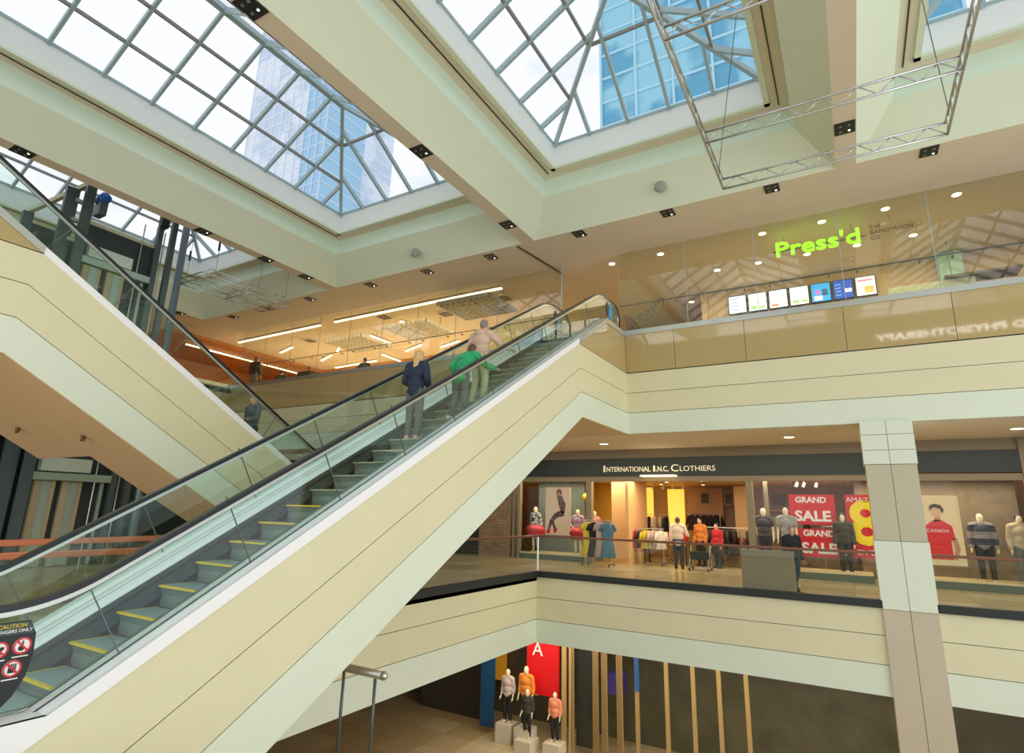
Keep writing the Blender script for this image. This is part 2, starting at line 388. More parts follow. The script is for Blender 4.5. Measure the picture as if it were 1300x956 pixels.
# far side flank (slants down to the soffit edge at Y=13.93), one per bay
for i in range(4):
    xa, xb = BX[i], BX[i+1]
    root = struct(MB().prismX([(13.93, 7.975), (13.1, 8.8), (13.16, 8.8), (13.98, 7.99)], xa+.21, xb-.21).build('trim_3', SLANT))
    # the true flank is a trapezium: the ends run into the beams' flanks
    B(xa+.9, xb-.9, 13.12, 13.2, 8.8, 9.36).build('cove', COVE, root)
    # shelf ring
    x0, x1 = xa+.96, xb-.96; cx0, cx1 = xa+1.5, xb-1.5; yn = 13.12; cn = 12.65; ys = YS+.9; cs = YS+1.5
    sh = MB()
    for (a, b, c, d) in ((x0-.05, cx0-.1, ys, yn), (cx1+.1, x1+.05, ys, yn), (cx0-.1, cx1+.1, cn+.1, yn+.05), (cx0-.1, cx1+.1, ys, cs-.1)):
        sh.box(a, b, c, d, 9.35, 9.42)
    sh.build('shelf', SOFFIT, root)
    sl = MB()
    for xx in (x0+.24, x1-.24): sl.box(xx-.012, xx+.012, ys, yn-.25, 9.33, 9.36)
    sl.build('slot', BLACK, root)
    lip = MB()
    for (a, b, c, d) in ((cx0-.12, cx0, cs, cn+.12), (cx1, cx1+.12, cs, cn+.12), (cx0-.12, cx1+.12, cn, cn+.12)):
        lip.box(a, b, c, d, 9.30, 9.362)
    lip.build('lip', SLANT, root)
    cb = MB(); t = .12
    cb.box(cx0-t, cx0, cs, cn+t, 9.36, 10.0); cb.box(cx1, cx1+t, cs, cn+t, 9.36, 10.0); cb.box(cx0-t, cx1+t, cn, cn+t, 9.36, 10.0); cb.box(cx0-t, cx1+t, cs-t, cs, 9.36, 10.0)
    cb.build('curb', CURB, root)
    # roof slab round the skylight
    rf = MB()
    rf.box(xa, cx0-t, YS, YN, 9.45, 9.6); rf.box(cx1+t, xb, YS, YN, 9.45, 9.6); rf.box(cx0-t, cx1+t, cn+t, YN, 9.45, 9.6); rf.box(cx0-t, cx1+t, YS, cs-t, 9.45, 9.6)
    rf.build('roof', SOFFIT, root)
    # hip skylight
    zb, zr = 10.0, 11.62; hw = (cx1-cx0)/2; xm = (cx0+cx1)/2; rn = cn-hw; rs = cs+hw
    win = empty('window_%d' % (i+2), (xm, (cn+cs)/2, zb), None, None, kind='structure')
    def SP(x, y):     # height on the hip roof
        return zb+(zr-zb)*min(1, (x-cx0)/hw, (cx1-x)/hw, (cn-y)/hw, (y-cs)/hw)
    fr = MB(); ww, hh = .075, .12
    # base, ridge, hips
    for a, b in (((cx0, cs), (cx0, cn)), ((cx0, cn), (cx1, cn)), ((cx1, cn), (cx1, cs)), ((cx1, cs), (cx0, cs))):
        fr.bar((a[0], a[1], zb+.03), (b[0], b[1], zb+.03), .06, .07)
    fr.build('base_frame', MULL, win)
    MB().bar((xm, rs, zr), (xm, rn, zr), .16, .14).build('ridge_bar', MULL, win)
    for (hx, hy, ry) in ((cx0, cn, rn), (cx1, cn, rn), (cx0, cs, rs), (cx1, cs, rs)):
        MB().bar((hx, hy, zb), (xm, ry, zr), .1, .13).build('hip_bar', MULL, win)
    # rafters on the long slopes at 1.12 m, jack rafters near the hips
    y = cn-.87
    while y > cs+.4:
        for s, ex in ((1, cx0), (-1, cx1)):
            run = min(hw, cn-y, y-cs)
            MB().bar((ex, y, zb), (ex+s*run, y, zb+(zr-zb)*run/hw), .075, .13).build('rafter', MULL, win)
        y -= 1.13
    for k in range(1, 5):
        x = cx0+k*(cx1-cx0)/5
        run = min(x-cx0, cx1-x); MB().bar((x, cn, zb), (x, cn-run, zb+(zr-zb)*run/hw), .075, .13).build('rafter', MULL, win)
        MB().bar((x, cs, zb), (x, cs+run, zb+(zr-zb)*run/hw), .075, .13).build('rafter', MULL, win)
    for fz in (1/3, 2/3):
        d = hw*fz; z = zb+(zr-zb)*fz
        for xx in (cx0+d, cx1-d): MB().bar((xx, cs+d, z), (xx, cn-d, z), .06, .08).build('purlin', mat('purlin_grey', '#8f9390', .5), win)
    d = hw*2/3; z = zb+(zr-zb)*2/3; MB().bar((cx0+d, cn-d, z), (cx1-d, cn-d, z), .06, .08).build('purlin', MATS['purlin_grey'], win)
    e = .05; gl = MB()
    P_ = dict(a=(cx0, cs, zb+e), b=(cx0, cn, zb+e), c=(cx1, cn, zb+e), d=(cx1, cs, zb+e), n=(xm, rn, zr+e), s=(xm, rs, zr+e))
    gl.add([P_['a'], P_['b'], P_['n'], P_['s'], P_['c'], P_['d']], [(0, 1, 2, 3), (1, 4, 2), (4, 5, 3, 2), (5, 0, 3)])
    gl.build('glazing', SKYG, win)
# roof over the galleries, closing the ceiling void
struct(B(-32, 9.05, 13.95, 30, 9.45, 9.6).build('ceiling', SOFFIT))

# flared column head where beam meets the escalator opening
sA, sB = onZ(657, 313, 7.95), onZ(713, 347, 7.95)
struct(MB().bar(sA, sB, .05, .03).build('trim_4', SEAM))
struct(B(-7.65, -7.63, FY+.04, FY+.07, 5.35, 7.97).build('trim_4', MULL))

# ---- concrete column at the front of the far gallery
col = empty('column', (.83, FY, LF), 'square panel-clad column standing in front of the far gallery, right of the red sale posters', 'column')
def colseg(z0, z1, m, e=0, name='panel'):
    for a, b in ((.33-e, .825), (.835, 1.33+e)):
        B(a, b, FY-.06-e, FY+.9, z0, z1).build(name, m, col)
TILEG = mat('grey_stone_panel', '#bfb9a0', .5, noise=.04, nscale=2)
PINKG = mat('pinkish_stone_panel', '#c6b9a2', .5, noise=.04, nscale=2)
colseg(1.96, 2.28, PALE, .02); colseg(1.60, 1.95, PALE, .02); colseg(1.27, 1.59, PALE, .02)
colseg(-.44, 1.26, TILEG); colseg(-1.9, -.45, PALE, .02); colseg(LF, -1.91, PINKG)
B(.34, 1.32, FY-.04, FY+.88, LF, 2.28).build('core', SEAM, col)

# ================================================================== ESCALATORS
T30 = math.tan(PI/6)
UTOP = (UF-MF)/T30
def fillet(pts, r, n=8):
    o = [pts[0]]
    for i in range(1, len(pts)-1):
        p0, p1, p2 = Vector(pts[i-1]), Vector(pts[i]), Vector(pts[i+1])
        a = (p0-p1); b = (p2-p1); rr = min(r, a.length*.49, b.length*.49)
        q0 = p1+a.normalized()*rr; q2 = p1+b.normalized()*rr
        for k in range(n+1):
            t = k/n; o.append(tuple(q0*(1-t)**2+p1*2*t*(1-t)+q2*t*t))
    return o+[pts[-1]]
def arc(c, r, a0, a1, n=10): return [(c[0]+r*math.cos(lerp(a0, a1, i/n)), c[1]+r*math.sin(lerp(a0, a1, i/n))) for i in range(n+1)]
def escalator(xr, ybot, sg, label, extra_w=0):
    """xr: right side (largest x); steps rise with u; y = ybot + sg*u"""
    root = empty('escalator', (xr-1, ybot, MF), label, 'escalator', 'crossing escalators of the atrium')
    Y = lambda u: ybot+sg*u
    nz = lambda u: MF+u*T30
    def line(d, lo, hi, u0=-1.4, u1=13.44):
        """points of the line nosing+d, clamped to [lo,hi]"""
        ua = (lo-d-MF)/T30; ub = (hi-d-MF)/T30
        pts = [(u0, lo)] if ua > u0 else [(u0, nz(u0)+d)]
        if ua > u0: pts.append((ua, lo))
        if ub < u1: pts += [(ub, hi), (u1, hi)]
        else: pts.append((u1, nz(u1)+d))
        return pts
    def poly(a, b): return [(Y(u), z) for u, z in a]+[(Y(u), z) for u, z in reversed(b)]
    L = [line(-1.85, -3.69, 2.25), line(-1.22, -3.1, 2.85), line(-.6, -2.48, 3.44), line(.06, -1.86, 4.04), line(.2, -1.6, 5.3)]
    for side, (xa, xb) in (('right', (xr-.04, xr)), ('left', (xr-2.0, xr-1.96))):
        for i, m in enumerate((PALE, CREAM, CREAM)):
            lo = [(u, z+(.014 if i else 0)) for u, z in L[i]]
            MB().prismX(poly(lo, L[i+1]), xa, xb).build('cladding_panel', m, root)
        # white metal edge along the incline, then tan triangular panel up to the landing
        kk = L[3]; e = []
        inc = [p for p in L[3]]; ub = (4.04-.06-MF)/T30
        low = [p for p in L[3] if p[0] < ub]+[(ub, 4.04)]
        ud = (4.04+0.0-MF-.2)/T30
        up = [p for p in L[4] if p[0] < ub]+[(ub, nz(ub)+.2)]
        MB().prismX(poly(low, up), xa-.0, xb+.012 if side == 'right' else xb).build('edge_trim', WHITE, root)
        tri = [(ub, 4.06), (13.44, 4.06), (13.44, 5.22), ((5.22-.2-MF)/T30+.15, 5.22), (ub, nz(ub)+.2-.02)]
        MB().prismX([(Y(u), z) for u, z in tri], xa+.005, xb-.005).build('landing_panel', TAN, root)
        up2 = [(ub, nz(ub)+.2)]+[p for p in L[4] if p[0] > ub]
        lo2 = [(u, z-.14) for u, z in up2]
        MB().prismX(poly(lo2, up2), xa-.06, xb+.02).build('landing_edge', STEEL, root)
    core = [(u, z+.02) for u, z in L[0]]; top = [(u, z-.16) for u, z in line(-.1, -1.9, 5.0)]
    MB().prismX(poly(core, top), xr-1.955, xr-.045).build('truss_core', SEAM, root)
    MB().prismX(poly([(u, z-.012) for u, z in L[0]], [(u, z+.02) for u, z in L[0]]), xr-1.99, xr-.01).build('underside', TANB, root)
    # handrails, glass, decks
    hp = [(-1.0, -.8), (.06-1.05/T30*0, -.8)]
    u_a = (-.8-1.05-MF)/T30; u_b = (6.1-1.05-MF)/T30
    for k, xc in enumerate((xr-.17, xr-1.83)):
        path = arc((-1.0, -1.2), .4, -PI*.62, -PI*1.5, 10)
        path = [(u, z) for u, z in path]
        run = fillet([(-1.0, -.8), (u_a, -.8), (u_b, 6.1), (12.85, 6.1)], .9, 10)
        path += run[1:]
        tp = arc((12.85, 5.62), .48, PI/2, -PI*.42, 12); path += tp[1:]
        P = [(Y(u), z) for u, z in path]
        hr = MB().sweepYZ(P, xc-.042, xc+.042, *((-.045, .0) if sg > 0 else (0, .045))).build('handrail', RUBBER, root)
        MB().sweepYZ(P, xc-.02, xc+.02, *((-.085, -.045) if sg > 0 else (.045, .085))).build('handrail_guide', STEEL, root)
        # glass sheet: outline = inner offset of path, down to deck line
        def off(path, d):
            o = []
            for i, (u, z) in enumerate(path):
                a = path[max(0, i-1)]; b = path[min(len(path)-1, i+1)]; dy, dz = b[0]-a[0], b[1]-a[1]; l = math.hypot(dy, dz) or 1
                o.append((u+dz/l*d, z-dy/l*d))
            return o
        inn = off(path, .08)
        deck = fillet(line(.2, -1.6, 5.3, -1.05, 12.9), .5, 5)
        outl = [(Y(u), z) for u, z in inn]+[(Y(u), z) for u, z in reversed(deck)]
        MB().prismX(outl, xc-.006, xc+.006).build('balustrade_glass', GLZG, root)
        j = .45
        while j < 12:
            z0 = nz(j)+.2; MB().bar((xc, Y(j), z0), (xc, Y(j)-sg*.78*math.sin(PI/6), z0+.78*math.cos(PI/6)), .009, .014, up=(1, 0, 0)).build('glass_joint', DSTEEL, root)
            j += 1.18
        s = 1 if k == 0 else -1     # s=+1: right side, inner side at lower x
        # outer deck
        D = line(.2, -1.6, 5.3); D0 = [(u, z-.03) for u, z in D]
        MB().prismX(poly(D0, D), min(xc, xc+s*.17), max(xc, xc+s*.17)).build('outer_deck', ALU, root)
        # inner deck, sloping, and skirt
        mb = MB(); E1 = line(.22, -1.6, 5.3); E2 = line(.12, -1.64, 5.22); n = len(E1); q = []
        for i in range(n):
            for (xx, (u, z)) in ((xc-s*.0, E1[i]), (xc-s*.30, E2[i])): q.append((xx, Y(u), z))
        n2 = len(q); mb.add(q+[(a, b, c-.02) for a, b, c in q], [(2*i, 2*i+1, 2*i+3, 2*i+2) for i in range(n-1)]+[(n2+2*i, n2+2*i+2, n2+2*i+3, n2+2*i+1) for i in range(n-1)]+[(2*i+1, n2+2*i+1, n2+2*i+3, 2*i+3) for i in range(n-1)])
        dk_ = mb.build('inner_deck', ALU, root)
        for fr_ in (.12, .21):
            ln = [(u, lerp(E1[i][1], E2[i][1], fr_/.3)+.004) for i, (u, z) in enumerate(E1)]
            MB().prismX(poly([(u, z-.003) for u, z in ln], ln), min(xc-s*fr_, xc-s*(fr_+.008)), max(xc-s*fr_, xc-s*(fr_+.008))).build('deck_seam', DSTEEL, dk_)
        S1 = line(.12, -1.64, 5.22); S0 = line(-.15, -1.9, 4.95); xs = xc-s*.33
        MB().prismX(poly(S0, S1), min(xs, xs+s*.02), max(xs, xs+s*.02)).build('skirt', SKIRTM, root)
        B1 = [(u, z-.06) for u, z in S1]; B2 = [(u, z-.08) for u, z in S1]
        MB().prismX(poly(B2, B1), min(xs-s*.03, xs), max(xs-s*.03, xs)).build('safety_brush', BLACK, root)
    # steps: nosing n at u, tread runs up to the next nosing
    xa, xb = xr-1.475, xr-.525; u = .62-.4*3
    def stepz(u):     # smooth run-in at both ends
        z = nz(u)
        if u < .4: z = MF+(u+.4)**2/1.6*T30 if u > -.4 else MF
        if u > UTOP-.4: w = max(0, UTOP+.4-u); z = UF-w**2/1.6*T30
        return z
    us = []
    while u < UTOP+.3: us.append(u); u += .4
    for i, u in enumerate(us):
        z = stepz(u); zn = z-.24
        rs = [(u+.02, z)]+[(u+.02-.0+.05*math.sin(PI*t), z-.23*t) for t in (.15, .4, .7)]+[(u+.07, zn), (u+.45, zn), (u+.45, z)]
        st = MB().prismX([(Y(a), b) for a, b in rs], xa, xb).build('step', RISER, root)
        tr = B(xa+.03, xb-.03, min(Y(u+.05), Y(u+.42)), max(Y(u+.05), Y(u+.42)), z-.004, z+.006).build('tread', TREAD, st)
        yl = MB(); yl.box(xa, xb, min(Y(u+.012), Y(u+.05)), max(Y(u+.012), Y(u+.05)), z-.012, z+.009)
        yl.box(xa, xa+.03, min(Y(u+.05), Y(u+.42)), max(Y(u+.05), Y(u+.42)), z-.01, z+.009)
        yl.box(xb-.03, xb, min(Y(u+.05), Y(u+.42)), max(Y(u+.05), Y(u+.42)), z-.01, z+.009)
        yl.build('safety_line', YELLOW if (i < 10 or sg < 0) else mat('grey_line', '#a9ab93', .5), st)  # upper lines of the rising escalator are grey instead of yellow
    for (u0, u1, z) in ((-1.4, -.6, MF+.004), (UTOP+.45, 13.44, UF+.004)):
        B(xr-1.5, xr-.5, min(Y(u0), Y(u1)), max(Y(u0), Y(u1)), z-.08, z).build('comb_plate', STEEL, root)
    # blue sticker near the top newels
    for xc in (xr-.17, xr-1.83):
        mb = MB().prismX([(Y(12.6)+sg*.13*math.cos(t)*1.0, 5.72+.24*math.sin(t)) for t in [2*PI*i/16 for i in range(16)]], xc-.014, xc+.014)
        st = mb.build('safety_sticker', mat('blue_sticker', '#1b9ede', .4), root); st['label'] = 'blue oval safety sticker'
        MB().prismX([(Y(12.33)+sg*.10*math.cos(t), 5.75+.22*math.sin(t)) for t in [2*PI*i/12 for i in range(12)]], xc-.010, xc+.010).build('dark_sticker', BLACK, root)
    return root
escalator(EX, 2.51, 1, 'rising escalator across the middle of the atrium carrying three people, yellow edged steps')
escB = escalator(-11.5, 13.6, -1, 'escalator sloping down from the upper left corner, with one bald rider, behind the middle one')
# wide second truss behind the left one, ending part way down
mbx = MB().prismX([(-1, 2.25), (3.46, 2.25), (5.85, .87), (5.85, 2.2), (3.5, 3.6), (-1, 3.6)], -15.85, -13.52)
tag(mbx.build('truss_housing', TANB), 'beige escalator housing beside the left escalator, stopping short above the lift doors', 'housing')

for (px, py, nm) in ((106, 553, 'larger'), (23, 543, 'smaller')):
    d = _ray(px, py); p = d*(4.24/(d.z+T30*d.y)); m_s = MB().cone(p-Vector((0, 0, .09)), p, .03, .05, 10); m_s.bar(p+Vector((-.07, 0, -.09)), p+Vector((.07, 0, -.09)), .03)
    tag(m_s.build('sprinkler', mat('sprinkler_bronze', '#6e4f2c', .4, .6)), '%s bronze sprinkler head under the left escalator' % nm, 'sprinkler')
# caution plate on the near newel
cp = empty('caution_sign', (-5.5, 2.0, -1.5), 'black caution plate with four red ringed pictograms on the near escalator newel', 'sign')
edge = [(1.5, -.9), (2.21, -.9), (2.26, -1.0), (2.27, -1.15), (2.245, -1.3), (2.19, -1.42), (2.12, -1.5), (1.5, -1.5)]
MB().prismX(edge, -5.52, -5.5).build('plate', mat('black_plate', '#0d1110', .3), cp)
MB().prismX([(1.5, -.905), (2.205, -.905), (2.235, -.965), (2.24, -.99), (1.5, -.99)], -5.499, -5.496).build('header_band', mat('slate_band', '#2f4646', .4), cp)
text('caution_text', 'CAUTION', (-5.494, 2.1, -.93), .04, YELLOW, cp, (0, 1, 0), ext=.001)
text('subtitle_text', 'PASSENGERS ONLY', (-5.494, 2.09, -.966), .032, WHITEP, cp, (0, 1, 0), ext=.001)
RINGM = mat('pictogram_red', '#d11f36', .4); PICW = mat('pictogram_white', '#e9ece4', .5)
for (yy, zz, kind) in ((2.045, -1.085, 0), (2.185, -1.075, 1), (2.0, -1.235, 2), (2.15, -1.225, 3), (1.86, -1.09, 0), (1.83, -1.24, 1)):
    disc = MB().cone((-5.499, yy, zz), (-5.493, yy, zz), .058, .058, 24).build('pictogram', PICW, cp)
    rg = MB(); n = 24
    pts = [(yy+r*math.cos(2*PI*i/n), zz+r*math.sin(2*PI*i/n)) for r in (.058, .046) for i in range(n)]
    for x in (-5.492, -5.489): rg.add([(x, p[0], p[1]) for p in pts], [(i, (i+1) % n, n+(i+1) % n, n+i) for i in range(n)])
    rg.bar((-5.49, yy-.036, zz+.036), (-5.49, yy+.036, zz-.036), .012, .004, up=(1, 0, 0))
    rg.build('red_ring', RINGM, disc)
    ic = MB()
    if kind == 0: ic.box(-5.492, -5.490, yy-.025, yy+.02, zz-.02, zz+.005); ic.box(-5.492, -5.490, yy-.02, yy-.012, zz-.035, zz-.01); ic.box(-5.492, -5.490, yy+.01, yy+.018, zz-.035, zz-.01); ic.box(-5.492, -5.49, yy+.005, yy+.03, zz, zz+.02)
    elif kind == 1: ic.box(-5.492, -5.490, yy-.005, yy+.005, zz-.01, zz+.035); ic.cone((-5.492, yy-.004, zz-.016), (-5.49, yy-.004, zz-.016), .02, .02, 14)
    elif kind == 2: ic.cone((-5.492, yy+.012, zz+.008), (-5.49, yy+.012, zz+.008), .018, .018, 12); ic.bar((-5.491, yy-.03, zz-.02), (-5.491, yy+.02, zz-.01), .012, .003, up=(1, 0, 0))
    else:
        for dy in (-.02, -.007, .006, .019): ic.box(-5.492, -5.490, yy+dy-.004, yy+dy+.004, zz-.01, zz+.032)
        ic.box(-5.492, -5.490, yy-.024, yy+.023, zz-.03, zz)
    ic.build('symbol', BLACK, disc)
    text('caption', 'NO ENTRY' if kind % 2 else 'HOLD RAIL', (-5.494, yy, zz-.072), .02, PICW, cp, (0, 1, 0), ext=.001) if False else B(-5.499, -5.496, yy-.05, yy+.05, zz-.078, zz-.07).build('caption_line', PICW, cp)

# ================================================================== MID LEVEL GUARDS
def guard(name, pts, label, railm, joints=1.45, h=1.03, rail_r=.035, post=True, sill=True, group='glass guards of the middle level'):
    """pts: list of (x,y); glass guard standing on MF"""
    root = empty(name, (pts[0][0], pts[0][1], MF), label, 'guard', group)
    for a, b in zip(pts[:-1], pts[1:]):
        a = Vector((a[0], a[1], 0)); b = Vector((b[0], b[1], 0)); L = (b-a).length; n = max(1, round(L/joints)); d = (b-a)/L
        for i in range(n):
            p = a+d*(L*i/n+.012); q = a+d*(L*(i+1)/n-.012)
            MB().bar((p.x, p.y, MF+h/2-.0), (q.x, q.y, MF+h/2-.0), .012, h-.06).build('glass_pane', GLZ, root)
        MB().bar((a.x, a.y, MF+h), (b.x, b.y, MF+h), rail_r*2, rail_r*1.7).build('top_rail', railm, root, bevel=.012)
        if sill: MB().bar((a.x, a.y, MF-.055), (b.x, b.y, MF-.055), .16, .17).build('base_channel', BLACK, root)
    if post:
        for p in pts[:-1] if len(pts) > 2 else []:
            pass
        for p in pts[1:-1]: MB().cone((p[0], p[1], MF), (p[0], p[1], MF+h), .03, .03, 10).build('post', STEEL, root)
    return root
guard('glass_guard', [(-8.36, 9.2), (-8.36, FY), (.33, FY)], 'glass guard with brown rail along the middle gallery, turning a corner left of the column', BROWNRAIL)
guard('glass_guard', [(1.33, FY), (8, FY)], 'glass guard with brown rail right of the column, before the polo shirt poster', BROWNRAIL, sill=True)
guard('glass_guard', [(-9.3, 2.05), (-9.3, 5.6)], 'lower placed copper-red railing seen through the near escalator glass at far left', COPPER, rail_r=.05)
guard('glass_guard', [(-11.75, 2.3), (-12.35, 7.4)], 'upper of the two copper-red railings seen at far left, in front of the lift', COPPER, rail_r=.06)

# steel tube handrail poking out under the escalator
th = empty('tube_handrail', (-5.5, 6.4, -2.6), 'short steel tube handrail with ball end, low behind the escalator underside', 'handrail')
ra = onY(428, 845, 6.6); rb = onY(487, 861, 6.6)
MB().cone((ra.x-.9, 6.6, ra.z), (rb.x, 6.6, ra.z), .055, .055, 16).build('tube', STEEL, th, smooth=True)
MB().ball((rb.x, 6.6, ra.z), .06, n=14).build('end_cap', STEEL, th, smooth=True)
for dx in (.15, .75): MB().cone((rb.x-dx, 6.6, ra.z), (rb.x-dx, 6.6, ra.z-1.2), .022, .022, 10).build('post', DSTEEL, th, smooth=True)

# ================================================================== LIFT
ELX = -18.4
lift = empty('glass_lift', (ELX-1.1, 7.6, LF), 'open steel lift shaft with dark back panel and pale doors, seen past the left escalator', 'lift')
MAST = mat('lift_mast_paint', '#536064', .4, .4); DARKP = mat('lift_dark_panel', '#2c3437', .5); DOORM = mat('lift_door_metal', '#a9bdb4', .3, .5); HDR = mat('lift_header_box', '#c3d3c8', .45)
DOORB = mat('lift_door_beige', '#b3a583', .4)
for (y0, y1, zt, dx) in ((5.7, 5.95, 8.15, -1.6), (6.1, 6.42, 8.75, -.15), (6.48, 6.72, 9.15, .1), (8.62, 8.78, 8.6, 0), (8.98, 9.14, 8.95, .1)):
    B(ELX+dx-.14, ELX+dx, y0, y1, LF, zt).build('mast', MAST, lift)
MB().cone((ELX+.1, 9.4, LF), (ELX+.1, 9.4, 8.92), .11, .11, 16).build('pipe_mast', mat('lift_pipe', '#6f7f86', .35, .4), lift, smooth=True)
B(ELX-.3, ELX-.2, 6.72, 8.7, LF, 7.86).build('back_panel', DARKP, lift)
B(ELX-.32, ELX-.14, 6.72, 8.8, 7.86, 7.96).build('top_beam', mat('beige_beam', '#b4b79c', .5), lift)
B(ELX-2.1, ELX-2.0, 5.8, 9.3, LF, 8.0).build('back_panel', DARKP, lift)
B(ELX-2.1, ELX-.3, 5.72, 5.8, LF, 7.2).build('side_panel', DARKP, lift)
MB().bar((ELX-1.7, 5.85, 8.2), (ELX+.0, 6.6, 9.05), .12).build('top_beam', MATS['beige_beam'], lift)
for zz in (8.3, 7.7, 7.1): B(ELX-.1, ELX+.02, 6.3, 6.6, zz, zz+.1).build('bracket', STEEL, lift)
B(ELX-.25, ELX+.15, 6.85, 7.05, 8.15, 8.55).build('machine_housing', DSTEEL, lift)
m_ = MB().cone((ELX-.15, 6.95, 8.62), (ELX+.18, 6.95, 8.72), .17, .15, 16).build('motor', mat('motor_blue', '#1660c4', .4), lift, smooth=True); m_['label'] = 'blue drum motor'
B(ELX-.1, ELX+.1, 8.62, 8.85, 8.6, 9.0).build('machine_housing', BLACK, lift)
for zb in (6.85, .72, -5.2):
    B(ELX-.19, ELX+.0, 6.88, 8.06, zb, zb+.36).build('door_header', HDR, lift)
    B(ELX-.19, ELX+.04, 6.72, 8.6, zb-.24, zb-.04).build('door_track', DOORM, lift)
    for (a, b) in ((6.85, 7.32), (7.48, 7.95)):
        d_ = B(ELX-.19, ELX-.08, a, b, zb-2.45, zb-.26).build('door', DOORB, lift)
        B(ELX-.08, ELX-.05, a+.16, b-.12, zb-2.4, zb-.3).build('door_rib', DOORM, d_)
    B(ELX-.19, ELX-.1, 8.42, 8.5, zb-2.45, zb-.26).build('door_frame', DOORM, lift)
for yy in (8.25, 8.88): MB().cone((ELX-.1, yy, LF), (ELX-.1, yy, 8.5), .02, .02, 8).build('guide_cable', STEEL, lift)

# ================================================================== CEILING SPOTS
def downlight(x, y, z, label, sx=.34, sy=.38):
    r = empty('square_downlight', (x, y, z), label, 'downlight', 'black square spotlight housings of the ceiling beams')
    B(x-sx/2, x+sx/2, y-sy/2, y+sy/2, z-.02, z).build('housing', BLACK, r)
    for dx in (-.08, .08):
        for dy in (-.09, .09): MB().cone((x+dx, y+dy, z-.03), (x+dx, y+dy, z-.02), .03, .03, 10).build('lens', mat('spot_lens', '#8f9aa0', .2, .5), r)
    lm = MB().cone((x+.08, y+.09, z-.036), (x+.08, y+.09, z-.03), .022, .022, 10).build('lamp', mat('spot_lamp', '#ffffff', emit='#fff6e0', es=3), r)
names = ['first', 'second', 'third', 'fourth', 'fifth', 'sixth', 'seventh', 'eighth', 'ninth', 'tenth']
for i, x in enumerate((2.23, -.97, -3.57, -6.18)):
    downlight(x, 14.15, 7.97, 'black square spotlight above the far right gallery glass, %s from the right' % names[i])
for i, x in enumerate((-9.35, -11.96, -14.6, -17.87, -20.3, -22.79)):
    downlight(x, 14.3, 7.97, 'black square spotlight above the food court glass, %s from the middle beam' % names[i])
for i, y in enumerate((4.37, 8.8, 12.71)):
    downlight(-7.78, y, 7.97, 'black square spotlight under the middle ceiling beam, %s from the camera' % names[i], .38, .42)
for i, y in enumerate((4.32, 8.8, 11.01, 12.66)):
    downlight(-16.2, y, 7.97, 'black square spotlight under the left ceiling beam, %s from the camera' % names[i], .38, .42)
downlight(.63, 12.38, 7.97, 'black square spotlight under the right ceiling beam, behind the big truss frame', .38, .42)
downlight(-24.5, 12.9, 7.97, 'black square spotlight at the far left ceiling edge beside the lift pipe', .38, .42)
# speakers on the flanks
for (q, lab) in (((840, 240), 'grey round speaker on the right ceiling flank'), ((530, 323), 'grey round speaker on the ceiling flank above the food court')):
    p = onY(q[0], q[1], 13.55)
    tag(MB().ball((p.x, 13.42, p.z), .16, .1, .16, 16, 10).build('ceiling_speaker', mat('speaker_grey', '#9d9f94', .7), smooth=True), lab, 'speaker')

# round recessed lamps in the upper gallery ceiling and the mid ceiling
LAMP = mat('warm_lamp', '#fff3d8', emit='#ffe6b8', es=4); TRIM = mat('lamp_trim', '#e6dcc4', .5)
def round_lamp(x, y, z, label, r=.1, g='round ceiling lamps'):
    o = empty('recessed_lamp', (x, y, z), label, 'ceiling lamp', g)
    MB().cone((x, y, z-.012), (x, y, z), r*1.25, r*1.25, 18).build('trim_ring', TRIM, o)
    MB().cone((x, y, z-.02), (x, y, z-.012), r, r, 18).build('lens', LAMP, o)
k = 0
for j, (yy, xs) in enumerate(((16.55, (-6.07, -4.46, -1.5, .02, 1.5, 3.0)), (18.6, (-3.15, -1.88, -.47, .86, 2.25)), (21.2, (-4.6, -3.2, -1.8, -.43, 1.0, 2.4)))):
    for i, x in enumerate(xs):
        round_lamp(x, yy, 7.965, 'ceiling lamp of the upper right gallery, %s row from glass, %s from left' % (names[j], names[i]), .1, 'round lamps of the upper right gallery')
for i, x in enumerate((-7.0, -1.4, 3.6)):
    round_lamp(x, 18.0, 2.245, 'round ceiling lamp above the clothes shop front, %s from the left' % names[i], .13, 'round lamps of the middle gallery')

# ================================================================== FOOD COURT (upper left)
LIN = mat('linear_lamp', '#fff4dc', emit='#ffdfae', es=5)
def linear(a, b, label, z=7.88):
    A = onZ(a[0], a[1], z); Bp = onZ(b[0], b[1], z)
    o = empty('linear_light', (A+Bp)/2, label, 'light', 'linear lights of the food court')
    MB().bar(A, Bp, .09, .04).build('tube', LIN, o)
    MB().bar(A+Vector((0, 0, .04)), Bp+Vector((0, 0, .04)), .13, .04).build('housing', TRIM, o)
lins = [((425, 409), (637, 366), 'longest line light of the food court, parallel to the glass'), ((303, 435), (407, 413), 'line light parallel to the glass, left of the longest one'),
        ((236, 437), (400, 480), 'long line light running back into the food court at far left'), ((356, 448), (371, 441), 'short line light above the standing man, left one'),
        ((408, 458), (421, 451), 'short slanting line light below the waffle ceiling'), ((428, 447), (433, 436), 'short bright line light at the left of the waffle ceiling'),
        ((470, 426), (496, 436), 'slanting line light right of the waffle ceiling'), ((485, 450), (514, 461), 'slanting line light low above the parapet, beside the blonde woman'),
        ((426, 467), (478, 458), 'low line light just over the parapet ledge'), ((515, 446), (535, 438), 'slanting line light right behind the blonde woman'),
        ((508, 408), (545, 417), 'slanting line light beyond the longest one'), ((593, 397), (608, 379), 'bright line light left of the tan coated man, upper'), ((621, 401), (641, 388), 'bright line light above the tan coated man'),
        ((560, 441), (583, 433), 'line light between the blonde woman and the tan coated man')]
